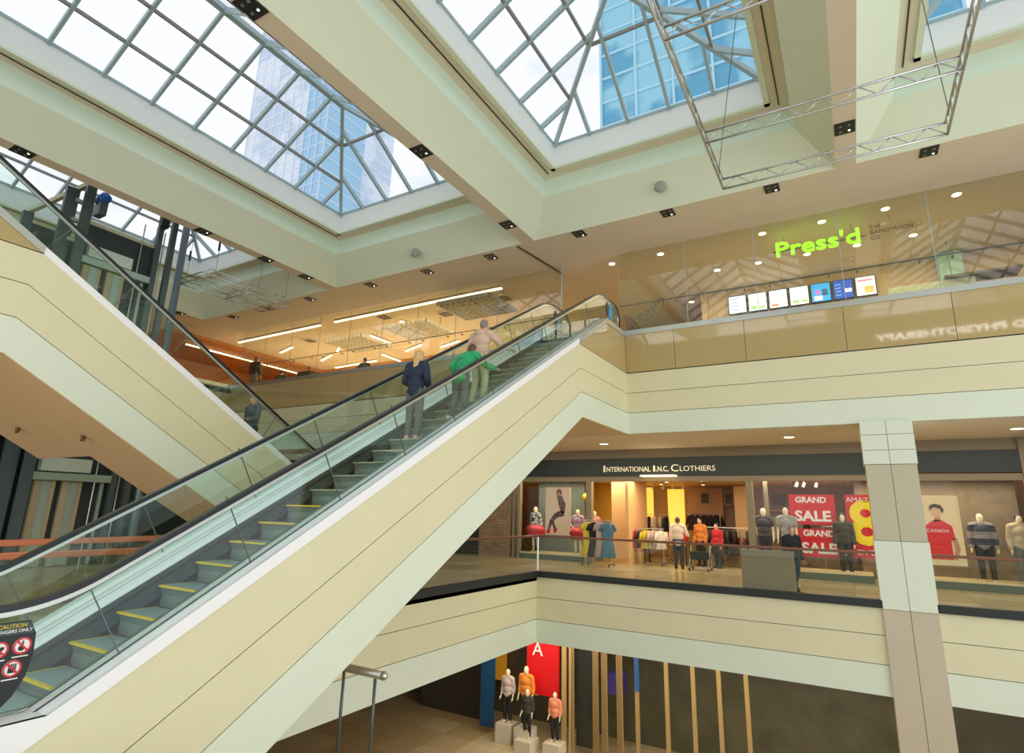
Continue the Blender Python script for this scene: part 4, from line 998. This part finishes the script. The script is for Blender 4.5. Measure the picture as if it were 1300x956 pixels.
# lit pillars and panels inside
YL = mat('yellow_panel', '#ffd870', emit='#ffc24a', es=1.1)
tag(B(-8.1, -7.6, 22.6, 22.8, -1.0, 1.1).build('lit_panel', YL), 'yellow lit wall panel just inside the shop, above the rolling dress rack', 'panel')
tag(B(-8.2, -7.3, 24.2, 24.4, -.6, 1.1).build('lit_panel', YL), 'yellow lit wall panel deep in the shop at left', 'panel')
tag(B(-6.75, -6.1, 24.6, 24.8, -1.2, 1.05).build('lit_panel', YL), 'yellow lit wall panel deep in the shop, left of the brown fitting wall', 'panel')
tag(B(-6.0, -4.6, 25.0, 25.2, MF, 1.1).build('fitting_wall', M_('fitting_brown', '#a8804f', .5)), 'brown fitting wall at the back centre of the shop', 'wall unit')
tag(B(-4.0, -3.55, 24.0, 24.4, MF, 1.15).build('pillar', M_('shop_pillar', '#e5bd7c', .5)), 'bright square pillar inside the shop behind the orange clad shopper', 'pillar')
for grp, pts in (('open shop front', ((-7.4, 21.2), (-6.7, 23.5), (-6.0, 21.8), (-5.1, 23.8), (-4.6, 21.2), (-3.2, 22.4))), ('sale poster window', ((-2.2, 20.8), (-1.2, 20.7), (-.2, 20.8))), ('polo shirt window', ((2.0, 20.7), (3.4, 20.7))), ('left display window', ((-10.8, 20.5), (-10.1, 20.5), (-9.2, 20.5)))):
    for i, (x, y) in enumerate(pts): round_lamp(x, y, 1.2, 'small ceiling lamp of the %s, %s from the left' % (grp, names[i]), .06, 'small round lamps in the shop')

# posters -------------------------------------------------------------
def poster(x0, x1, z0, z1, col, label, y=SY+.25):
    r = empty('poster', ((x0+x1)/2, y, z0), label, 'poster')
    B(x0, x1, y, y+.02, z0, z1).build('sheet', col, r)
    for x in (x0+.1, x1-.1): MB().cone((x, y+.01, z1), (x, y+.01, 1.19), .004, .004, 5).build('cord', DSTEEL, r)
    return r
def shape(pts, y, m, parent, name, th=.008): return MB().prismY(pts, y-th, y).build(name, m, parent)
def blob(cx, cz, rx, rz, n=16): return [(cx+rx*math.cos(2*PI*i/n), cz+rz*math.sin(2*PI*i/n)) for i in range(n)]
pp = poster(-10.3, -9.25, -.85, .92, M_('poster_cream', '#ecd6bd', .6), 'cream poster of a leaning woman in patterned clothes and red shoes, left shop window')
y = SY+.249; PAT = M_('printed_fabric', '#8a6a60', .6, col2='#3c2d33', nscale=18); PSK = M_('print_skin', '#c58f74', .6)
shape(blob(-9.72, .72, .12, .13), y, M_('print_hair', '#7a5134', .6), pp, 'printed_hair'); shape([(-9.8, .72), (-9.68, .75), (-9.64, .6), (-9.74, .56)], y-.008, PSK, pp, 'printed_face')
shape([(-9.82, .62), (-9.6, .6), (-9.45, .3), (-9.48, -.02), (-9.6, -.08), (-9.72, .2)], y, PAT, pp, 'printed_top')
shape([(-9.48, .02), (-9.5, -.14), (-9.8, -.22), (-10.0, -.4), (-10.12, -.68), (-10.2, -.66), (-10.1, -.3), (-9.9, -.05), (-9.65, .06)], y, PAT, pp, 'printed_trousers')
shape([(-9.95, -.3), (-9.84, -.62), (-9.92, -.64), (-10.05, -.4)], y, PAT, pp, 'printed_leg')
shape([(-10.25, -.68), (-10.08, -.66), (-10.1, -.8), (-10.26, -.8)], y, RED, pp, 'printed_shoe'); shape([(-9.94, -.6), (-9.8, -.58), (-9.82, -.76), (-9.95, -.76)], y, RED, pp, 'printed_shoe')
p1_ = poster(-1.75, -.5, -.18, .72, RED, 'upper red poster reading grand sale in white, right shop window', SY+.22)
text('lettering', 'GRAND', (-1.14, SY+.205, .55), .24, WHITEP, p1_, ext=.004, width=.85, bold=.008); text('lettering', 'SALE', (-1.12, SY+.205, .06), .42, WHITEP, p1_, ext=.004, width=.98, bold=.014)
p2_ = poster(-1.58, -.5, -1.12, -.3, RED, 'lower red poster reading grand sale, partly behind the guard rail', SY+.22)
text('lettering', 'GRAND', (-1.0, SY+.205, -.44), .24, WHITEP, p2_, ext=.004, width=.85, bold=.008); text('lettering', 'SALE', (-1.02, SY+.205, -.88), .42, WHITEP, p2_, ext=.004, width=.95, bold=.014)
p3_ = poster(-.22, .8, -1.08, .72, RED, 'tall red poster with a huge yellow eight beside the column', SY+.22)
text('lettering', 'AMAZING', (.28, SY+.205, .57), .2, WHITEP, p3_, ext=.004, width=.94)
text('lettering', '8', (.26, SY+.205, -.15), 1.72, mat('yellow_print', '#ffe412', .5), p3_, ext=.004, width=.86, bold=.05); text('lettering', 'EVER', (.28, SY+.205, -.93), .2, WHITEP, p3_, ext=.004, width=.66)
p4_ = poster(1.45, 2.5, -1.15, .72, M_('poster_warm', '#efd9ac', .6), 'cream poster of a young man in a red polo shirt, right of the column', SY+.22)
y = SY+.219
shape([(1.72, -.08), (1.9, .06), (2.05, .06), (2.28, -.1), (2.32, -.45), (2.22, -.5), (2.22, -1.0), (1.6, -1.0), (1.62, -.5), (1.5, -.45), (1.55, -.2)], y, M_('polo_red', '#e01f24', .6), p4_, 'printed_polo')
shape([(2.24, -.45), (2.34, -.42), (2.4, -.7), (2.3, -1.0), (2.22, -1.0), (2.28, -.72)], y, PSK, p4_, 'printed_arm')
shape([(1.9, .0), (1.92, .16), (2.04, .16), (2.04, .02)], y, PSK, p4_, 'printed_neck'); shape(blob(1.97, .27, .12, .16), y-.008, M_('print_skin_light', '#e6b795', .6), p4_, 'printed_face')
shape([(1.82, .3), (1.84, .44), (1.95, .49), (2.08, .46), (2.15, .34), (2.11, .22), (2.07, .35), (1.92, .4)], y-.016, M_('print_dark_hair', '#3a2a20', .6), p4_, 'printed_hair')
text('lettering', 'CANADA', (1.95, y-.012, -.24), .13, WHITEP, p4_, ext=.002, width=.5)

# mannequins ------------------------------------------------------------
g = 'window mannequins'
MN = dict(cat='mannequin', skin=CLAY, face=False, voxel=.02, group=g, base=True)
REDSK = (M_('red_skirt', '#c3343a', .45), .62, .33, .07, .26, .15)
DZ = MF+.21
figure((-10.9, SY+.6, DZ), 1.72, PI*.95, 'mannequin in black and white print top and puffed red skirt, left of cream poster', jacket=M_('bw_print', '#dfe0d8', .6, col2='#1f2a2c', nscale=14), skirt=REDSK, sleeve=.5, **MN)
figure((-9.05, SY+.5, DZ), 1.66, PI, 'mannequin in a lilac dress top and puffed red skirt, right of the cream poster', jacket=M_('lilac_dress', '#b59ab0', .6), skirt=REDSK, sleeve=.2, pose=dict(elR=(.19, 0, .67), wrR=(.1, .05, .6)), **MN)
figure((-8.62, SY+1.1, DZ), 1.62, PI, 'mannequin in a long red dress at the right end of the left window', jacket=M_('rose_top', '#d28f8a', .6), skirt=(M_('long_red', '#b5342f', .5), .62, .2, .07, .12, .13), sleeve=.2, **MN)
figure((-2.55, SY+.45, DZ), 1.84, PI, 'mannequin in a dark striped short sleeved shirt, left end of the sale window', jacket=M_('dark_stripe', '#4b4547', .6, stripes=(0, 12, '#2b2729')), trousers=M_('black_jeans', '#24262a'), sleeve=.2, **MN)
figure((-1.86, SY+.12, DZ), 1.86, PI, 'mannequin in a grey and white striped shirt, half behind the upper sale poster', jacket=M_('white_stripe', '#c9c9c6', .6, stripes=(0, 9, '#53575a')), trousers=M_('blue_jeans', '#3a4558'), sleeve=.2, **MN)
figure((-.34, SY+.12, DZ), 1.72, PI, 'mannequin in an olive vest and dark trousers between the two red posters', jacket=M_('olive_vest', '#4b4b38', .6, noise=.3, nscale=12), trousers=M_('dark_jeans', '#2f3238'), hair=BLACKH, **MN)
figure((2.95, SY+.5, DZ), 1.8, PI*.98, 'mannequin in a grey, white and navy sweater, right of the polo shirt poster', jacket=M_('grey_navy_knit', '#8d8684', .7, stripes=(2, .9, '#2f3542')), trousers=DARK, width=1.1, **MN)
figure((3.78, SY+.55, DZ), 1.8, PI*1.03, 'mannequin in a black and beige hooded top and grey jeans, far right', jacket=M_('beige_hoodie', '#bdb08e', .7), trousers=M_('grey_jeans', '#6d7674'), hood=True, width=1.1, hair=BLACKH, **MN)

# hanging garments and racks ---------------------------------------------
def garment_mesh(kind):
    L = {'top': .62, 'dress': 1.15, 'coat': .85}[kind]; mb = MB(); n = 14; prof = [(0, .06, .03), (-.05, .19, .05), (-.2, .2, .065), (-.45*L-.1, .18, .07), (-L*.98, .23 if kind != 'dress' else .27, .085), (-L, .22, .08)]
    q = []
    for (z, rx, ry) in prof:
        for i in range(n): a = 2*PI*i/n; q.append((rx*math.cos(a), ry*(1+.18*math.sin(a*4))*math.sin(a), z))
    m = len(prof); mb.add(q, [tuple(range(n))]+[(j*n+i, j*n+(i+1) % n, (j+1)*n+(i+1) % n, (j+1)*n+i) for j in range(m-1) for i in range(n)]+[tuple(range((m-1)*n, m*n))[::-1]])
    for s in (-1, 1): mb.cone((s*.17, 0, -.07), (s*.27, 0, -.42 if kind != 'dress' else -.28), .06, .045, 10)
    return mb
GC = 0
def garment(kind, loc, rot, colour, label, group):
    global GC; GC += 1
    mb = garment_mesh(kind); o = mb.build('hanging_garment', M_('cloth_'+colour.strip('#'), colour, .8, noise=.3, nscale=9), None, origin=(0, 0, 0), smooth=True)
    h = MB(); h.cone((0, 0, 0), (0, 0, .07), .006, .006, 6); h.bar((-.17, 0, -.03), (.17, 0, -.03), .012, .02); h.build('hanger', STEEL, o, origin=(0, 0, 0)).location = (0, 0, 0)
    o.location = loc; o.rotation_euler = (0, 0, rot); tag(o, label, 'garment', group); return o
CN = {'#d9c23a': 'yellow', '#1e1d1f': 'black', '#b69a8f': 'floral pink', '#4f7c93': 'blue patterned', '#e0656f': 'coral', '#d22e3c': 'red', '#343230': 'charcoal', '#e0b93a': 'mustard', '#cdbfa8': 'beige', '#c9a39a': 'dusty rose', '#efe6d4': 'cream', '#6b5e52': 'taupe', '#3b1f25': 'dark wine', '#8d8576': 'grey', '#f0cfa6': 'peach'}
def rack(x0, x1, y, h, label, items, kind, group, wh=True, rot=PI/2):
    z = MF if h > 1.2 else MF
    r = empty('clothes_rack', ((x0+x1)/2, y, MF), label, 'clothes rack', 'clothes racks of the shop')
    MB().cone((x0, y, MF+h), (x1, y, MF+h), .016, .016, 10).build('rail', STEEL, r)
    for x in (x0, x1):
        MB().cone((x, y, MF+.08), (x, y, MF+h), .015, .015, 8).build('post', STEEL, r)
        MB().bar((x, y-.28, MF+.08), (x, y+.28, MF+.08), .03).build('foot', DSTEEL, r)
        for dy in (-.26, .26): MB().cone((x-.012, y+dy, MF+.035), (x+.012, y+dy, MF+.035), .035, .035, 10).build('castor', BLACK, r)
    n = len(items)
    for i, c in enumerate(items):
        garment(kind[i % len(kind)], (lerp(x0, x1, (i+.5)/n), y, MF+h-.07), rot+random.uniform(-.25, .25), c, '%s garment, %s from the left on the %s' % (CN[c], names[i] if i < 10 else 'last', group), group)
# long dresses on the rolling rack outside, seen from the front
rack(-8.2, -7.25, 19.2, 1.5, 'rolling rack of long dresses standing before the left shop window', ['#d9c23a', '#1e1d1f', '#b69a8f', '#4f7c93'], ['dress'], 'rolling rack before the window', rot=.55)
rack(-7.1, -5.95, 20.9, 1.25, 'low rack of coral, yellow and beige tops in the shop entrance', ['#e0656f', '#d22e3c', '#343230', '#e0b93a', '#d9c23a', '#cdbfa8', '#c9a39a', '#efe6d4'], ['top'], 'low entrance rack', rot=1.0)
rack(-4.7, -3.0, 22.2, 1.35, 'rack of dark garments right of the shopper in white', ['#343230', '#1e1d1f', '#6b5e52', '#343230', '#1e1d1f', '#8d8576', '#343230', '#1e1d1f'], ['coat'], 'dark garment rack')
rack(-7.2, -6.3, 23.0, 1.75, 'tall rack of coats deep in the shop at left', ['#1e1d1f', '#f0cfa6', '#cdbfa8', '#1e1d1f'], ['coat'], 'tall rear rack')
rack(-5.9, -4.7, 24.7, 1.85, 'wall rail of dark wine jackets at the back centre', ['#3b1f25', '#343230', '#3b1f25', '#3b1f25', '#1e1d1f'], ['top'], 'wine jacket wall rail', rot=.6)
rack(-3.2, -1.7, 25.6, 1.85, 'wall rail of pale jackets at the back right of the shop', ['#8d8576', '#efe6d4', '#8d8576', '#cdbfa8', '#6b5e52'], ['coat'], 'pale jacket wall rail', rot=.4)
rack(-1.0, 1.0, 23.0, 1.5, 'rack of mixed garments seen between the red posters', ['#6b5e52', '#1e1d1f', '#e0b93a', '#8d8576', '#343230', '#cdbfa8', '#3b1f25', '#1e1d1f'], ['coat'], 'rack behind the sale posters')
rack(-.6, 3.0, 24.6, 1.2, 'long low rack in the dim back of the right hand shop half', ['#343230', '#1e1d1f', '#6b5e52', '#3b1f25', '#343230', '#1e1d1f', '#6b5e52', '#8d8576', '#1e1d1f'], ['coat'], 'long low rear rack')
# display table with red goods and yellow price cards
dt = empty('display_table', (-6.1, 21.9, MF), 'dark display table of red boxes and yellow price cards in the shop entrance', 'table')
B(-6.9, -5.3, 21.6, 22.3, MF+.78, MF+.82).build('tabletop', M_('table_dark', '#3b322b'), dt)
for x in (-6.87, -5.35):
    for yy in (21.65, 22.25): B(x-.02, x+.02, yy-.02, yy+.02, MF, MF+.78).build('leg', BLACK, dt)
for i in range(6): tag(B(-6.88+i*.26, -6.68+i*.26, 21.8, 22.05, MF+.82, MF+1.12).build('gift_box', M_('box_red', '#cf3026')), 'red box on the dark display table, %s from the left' % names[i], 'box', 'red boxes on the display table')
for i, x in enumerate((-6.72, -6.15, -5.6)):
    o = empty('price_card', (x, 21.65, MF+.82), 'yellow price card on the display table, %s from the left' % names[i], 'price card', 'yellow price cards'); B(x-.16, x+.16, 21.63, 21.65, MF+.84, MF+1.14).build('card', mat('card_yellow', '#f2c52a', .5, emit='#f2c52a', es=.15), o)
    MB().cone((x, 21.64, MF+.82), (x, 21.64, MF+.86), .01, .01, 6).build('clip', STEEL, o)
    text('numeral', '6', (x, 21.625, MF+.98), .2, BLACK, o, ext=.002)
rt = empty('display_table', (-3.8, 23.2, MF), 'table of folded red garments behind the orange clad shopper', 'table')
B(-4.5, -3.0, 22.9, 23.5, MF+.75, MF+.8).build('tabletop', M_('table_dark', '#3b322b'), rt)
for x in (-4.45, -3.05):
    for yy in (22.95, 23.45): B(x-.02, x+.02, yy-.02, yy+.02, MF, MF+.75).build('leg', BLACK, rt)
for i in range(8): tag(B(-4.45+(i % 4)*.36, -4.15+(i % 4)*.36, 23.0, 23.4, MF+.80+(i//4)*.1, MF+.89+(i//4)*.1).build('folded_garment', M_('fold_red', '#c52a2f' )), 'folded red garment on the red table, %s from the left, %s layer' % (names[i % 4], 'lower' if i < 4 else 'upper'), 'folded garment', 'folded red garments')
for i, (x0, x1, c) in enumerate(((-2.9, -2.3, '#8c8377'), (-2.1, -1.5, '#c98a5a'), (-5.5, -5.1, '#5a4632'), (-4.55, -4.2, '#5b5145'))):
    o = empty('wall_picture', ((x0+x1)/2, 25.9 if i < 2 else 24.95, .5), ['grey framed picture high on the back right wall', 'tan framed picture beside the grey one on the back wall', 'small dark picture on the brown fitting wall', 'dark framed picture left of the bright pillar'][i], 'picture', 'shop wall pictures')
    yy = 25.98 if i < 2 else 24.98
    B(x0, x1, yy-.03, yy, .45, .95).build('frame', FRAME, o); B(x0+.05, x1-.05, yy-.04, yy-.03, .5, .9).build('print', M_('pic'+c[1:], c, .6, noise=.6, nscale=5), o)
shf = tag(B(-3.3, -.6, 25.6, 26.0, .25, .3).build('wall_shelf', M_('shelf_cream', '#ddc7a0')), 'long cream wall shelf under the pictures at the back right', 'shelf')
sr = empty('sale_board', (-1.9, 24.9, MF+.9), 'small red and white sale board hanging at the back right of the shop', 'board')
B(-2.35, -1.75, 24.88, 24.92, -.35, .2).build('sheet', M_('board_grey', '#bdb6a6'), sr); B(-2.35, -1.75, 24.86, 24.88, -.55, -.35).build('strip', RED, sr); B(-2.35, -1.75, 24.86, 24.88, .1, .2).build('strip', RED, sr)
# ball lamp
tag(MB().ball((-9.0, 21.2, .6), .16, n=16, m=10).build('hanging_ball', mat('gold_ball', '#c9b523', .3, .5), smooth=True), 'golden ball decoration hanging above the lilac mannequin', 'decoration')
# shoppers
figure((-5.28, 20.35, MF), 1.68, .1, 'shopper in a white top and dark jeans standing at the shop entrance, seen from behind', jacket=M_('white_top', '#ecd8c0'), trousers=M_('dark_blue_jeans', '#3b4350'), shoes=DARK, hair=BRHAIR, voxel=.018, width=1.05, hem=.47, pose=dict(elR=(.17, .05, .66), wrR=(.17, .17, .64)))
figure((-4.9, 22.0, MF), 1.68, 2.8, 'shopper in an orange top with dark hair, behind the one in white', jacket=M_('orange_top', '#cc7a33'), trousers=DARK, shoes=DARK, hair=BLACKH, hairlong=True, voxel=.02)
figure((-4.25, 21.6, MF), 1.5, 2.6, 'shopper in a red top in the shop, right of the orange clad one', jacket=M_('red_top', '#b8262b'), trousers=DARK, shoes=DARK, hair=BRHAIR, voxel=.02)
figure((-1.45, 16.6, MF), 1.55, PI*.5+2.2, 'grey haired person in black walking along the gallery behind the taupe planter box', jacket=M_('black_coat', '#1c1c20'), trousers=M_('teal_jeans', '#2d4c58'), shoes=DARK, hair=GRHAIR, voxel=.016, pose=dict(anL=(-.06, -.12, .06), knL=(-.06, -.02, .285), anR=(.06, .1, .045), knR=(.06, .06, .29)))
for i, (x, y) in enumerate(((-6.9, 23.0), (-6.5, 23.0), (-6.1, 23.0), (-5.7, 23.0), (-1.55, 20.9), (-1.35, 21.0), (-1.0, 21.1))):
    tsp = empty('track_spot', (x, y, 1.0), ('small spotlight on the ceiling track deep in the shop, %s from the left' % names[i]) if i < 4 else ('white spotlight above the upper sale poster, %s from the left' % names[i-4]), 'spotlight', 'track spotlights of the shop')
    MB().cone((x, y, 1.0), (x+.04, y-.06, 1.1), .05, .04, 10).build('head', WHITE, tsp); MB().cone((x, y, .995), (x, y, 1.0), .04, .04, 10).build('lamp', LAMP, tsp); MB().cone((x+.03, y-.04, 1.08), (x+.03, y-.04, 1.2), .01, .01, 6).build('stem', WHITE, tsp)
# walker / trolley beside the white clad shopper
tr_ = empty('shopping_trolley', (-4.55, 20.2, MF), 'folding walking frame with dark bag beside the shopper in white', 'trolley')
for x in (-4.85, -4.25):
    MB().cone((x, 19.95, MF+.03), (x+.05, 20.1, MF+.85), .018, .018, 8).build('leg', STEEL, tr_); MB().cone((x, 20.45, MF+.03), (x+.05, 20.15, MF+.85), .018, .018, 8).build('leg', STEEL, tr_)
    for yy in (19.95, 20.45): MB().cone((x-.02, yy, MF+.05), (x+.02, yy, MF+.05), .05, .05, 12).build('wheel', BLACK, tr_)
B(-4.82, -4.22, 20.0, 20.3, MF+.35, MF+.6).build('bag', M_('bag_dark', '#25302f'), tr_); MB().cone((-4.8, 20.12, MF+.86), (-4.2, 20.12, MF+.86), .018, .018, 8).build('handle', BLACK, tr_)
# taupe planter box behind the guard, and glass ends
tag(B(-2.62, -1.4, 16.12, 16.3, MF, -.8).build('divider_panel', M_('taupe_panel', '#8b7a61', .5), bevel=.01), 'solid taupe divider standing behind the guard glass, left of the walking person', 'divider')

# ================================================================== LOWER LEVEL SHOP
LY = 19.5
struct(B(-30, 8, LY+2.2, LY+2.3, LF, -3.69).build('wall_lower', M_('lower_back', '#5d5a46', .35, noise=.4, nscale=1.2)))
struct(B(-30, 8, LY-.1, LY+.1, -4.05, -3.69).build('trim_7', FRAME))
def lpanel(x0, x1, z0, z1, y, col, label, name='wall_banner', es=0):
    return tag(B(x0, x1, y, y+.06, z0, z1).build(name, mat('low'+col[1:], col, .5, emit=col if es else None, es=es)), label, 'banner')
def lx(px): return onY(px, 850, LY).x
rb_ = empty('red_banner', (lx(690), LY, LF), 'tall red banner with a white letter in the lower shop window', 'banner')
B(lx(667), lx(708), LY+.1, LY+.16, -6.2, -3.75).build('sheet', RED, rb_); text('lettering', 'A', (lx(681), LY+.08, onY(684, 824, LY).z-.05), .62, WHITEP, rb_, ext=.01)
lpanel(lx(573), lx(611), -6.5, -3.75, LY+1.8, '#c98a20', 'orange yellow lit panel at the left of the lower shop', es=.3)
lpanel(lx(611), lx(628), LF+.2, -3.75, LY, '#164f78', 'deep blue upright panel in the lower shop window')
lpanel(lx(655), lx(668), -6.5, -3.75, LY+.9, '#c9a03a', 'mustard upright panel left of the red banner in the lower shop', es=.15)
for i, px in enumerate((713, 722)): tag(B(lx(px), lx(px)+.16, LY, LY+.1, LF, -3.75).build('window_post', M_('post_tan', '#b39764')), 'tan window post of the lower shop, %s right of the red banner' % names[i], 'post', 'lower shop window posts')
for i, px in enumerate((752, 763, 782)): tag(B(lx(px), lx(px)+.18, LY, LY+.1, LF, -3.75).build('window_post', M_('post_tan', '#b39764')), 'tan window post of the lower shop, %s of the right hand group' % names[i], 'post', 'lower shop window posts')
for i, px in enumerate((800, 838, 872, 905, 940)): tag(B(lx(px), lx(px)+.12, LY+.4, LY+.5, LF, -3.75).build('window_post', M_('post_tan', '#b39764')), 'thin far window post of the lower shop, %s from the wide posts' % names[i], 'post', 'lower shop window posts')
lpanel(lx(801), lx(806), -5.6, -4.3, LY+.35, '#2b5fa8', 'small blue banner between the lower shop posts')
tag(B(lx(762), lx(780), LY+.6, LY+1.2, -5.9, -5.3).build('display_block', M_('violet_block', '#4a3a8c', .5)), 'violet display block low between the lower shop posts', 'block')
lpanel(lx(727), lx(750), LF+.2, -3.75, LY+.3, '#2b2f2a', 'dark grey window panel right of the red banner in the lower shop')
for (px, H, c1, lab) in ((650, 1.7, '#c9b7ae', 'mannequin in a pale top in the lower shop window, left of the red banner'), (673, 1.9, '#e38a35', 'mannequin in an orange dress before the red banner in the lower shop'), (679, 1.5, '#3a3a30', 'mannequin in a dark dotted top low before the red banner'), (709, 1.5, '#e7926f', 'mannequin in a salmon top right of the red banner, lower shop')):
    f_ = figure((lx(px), LY-.5 if px == 679 else LY-.25, LF+.35 if H < 1.6 else LF+.6), H, PI, lab, jacket=M_('lowc'+c1[1:], c1), trousers=DARK, sleeve=.5, cat='mannequin', skin=CLAY, face=False, voxel=.024, group='lower shop mannequins')
    tag(B(lx(px)-.3, lx(px)+.3, LY-.85 if px == 679 else LY-.55, LY-.2 if px == 679 else LY-.0, LF, LF+.35 if H < 1.6 else LF+.6).build('display_plinth', M_('plinth_white', '#cfc8b4')), 'white display plinth under the '+lab.split(' in ')[0]+' in '+' '.join(lab.split(' in ')[1].split()[:4]), 'plinth')
struct(B(lx(725), 8, LY, LY+.03, LF, -4.05).build('window_10', SHOPG)); struct(B(-16, lx(600), LY+1, LY+1.1, LF, -4.0).build('wall_lower', M_('lower_dark', '#3a3328')))

# ================================================================== CITY OUTSIDE (seen through the skylights)
def tower(x0, x1, y0, y1, z1, glassm, bandm, label, floors=3.6, bays=8):
    r = empty('office_tower', ((x0+x1)/2, (y0+y1)/2, LF), label, 'building', 'towers beyond the skylights')
    B(x0, x1, y0, y1, LF, z1).build('facade', glassm, r)
    m = MB(); z = 8
    while z < z1: m.box(x0-.15, x1+.15, y0-.15, y1+.15, z, z+.35); z += floors
    m.build('floor_band', bandm, r)
    m = MB()
    for i in range(bays+1): x = lerp(x0, x1, i/bays); m.box(x-.15, x+.15, y0-.25, y0, 8, z1)
    m.build('mullion', bandm, r)
    B(x0+.3*(x1-x0), x0+.7*(x1-x0), y0+2, y1-2, z1, z1+4).build('plant_room', bandm, r)
    return r
BLUEG = mat('blue_tower_glass', '#8fcbe0', .3, 0, col2='#5aa3c4', nscale=.12)
tower(-23, 14, 60, 90, 130, BLUEG, mat('blue_band', '#a9d6e6', .4), 'blue glass office tower rising beyond the right skylight')
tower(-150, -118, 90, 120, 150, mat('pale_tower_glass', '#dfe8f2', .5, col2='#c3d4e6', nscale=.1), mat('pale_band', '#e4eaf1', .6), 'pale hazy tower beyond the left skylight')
tower(-112, -104, 82, 95, 112, mat('mid_blue_glass', '#9cc6e2', .4), mat('pale_band2', '#c9dcea', .6), 'slim pale blue tower beyond the left skylight', bays=3)
tower(-34, -24.5, 62, 84, 47, mat('grey_block', '#c9ccd2', .6), mat('grey_band', '#d5d8dc', .6), 'low grey building at the foot of the blue tower', bays=4)
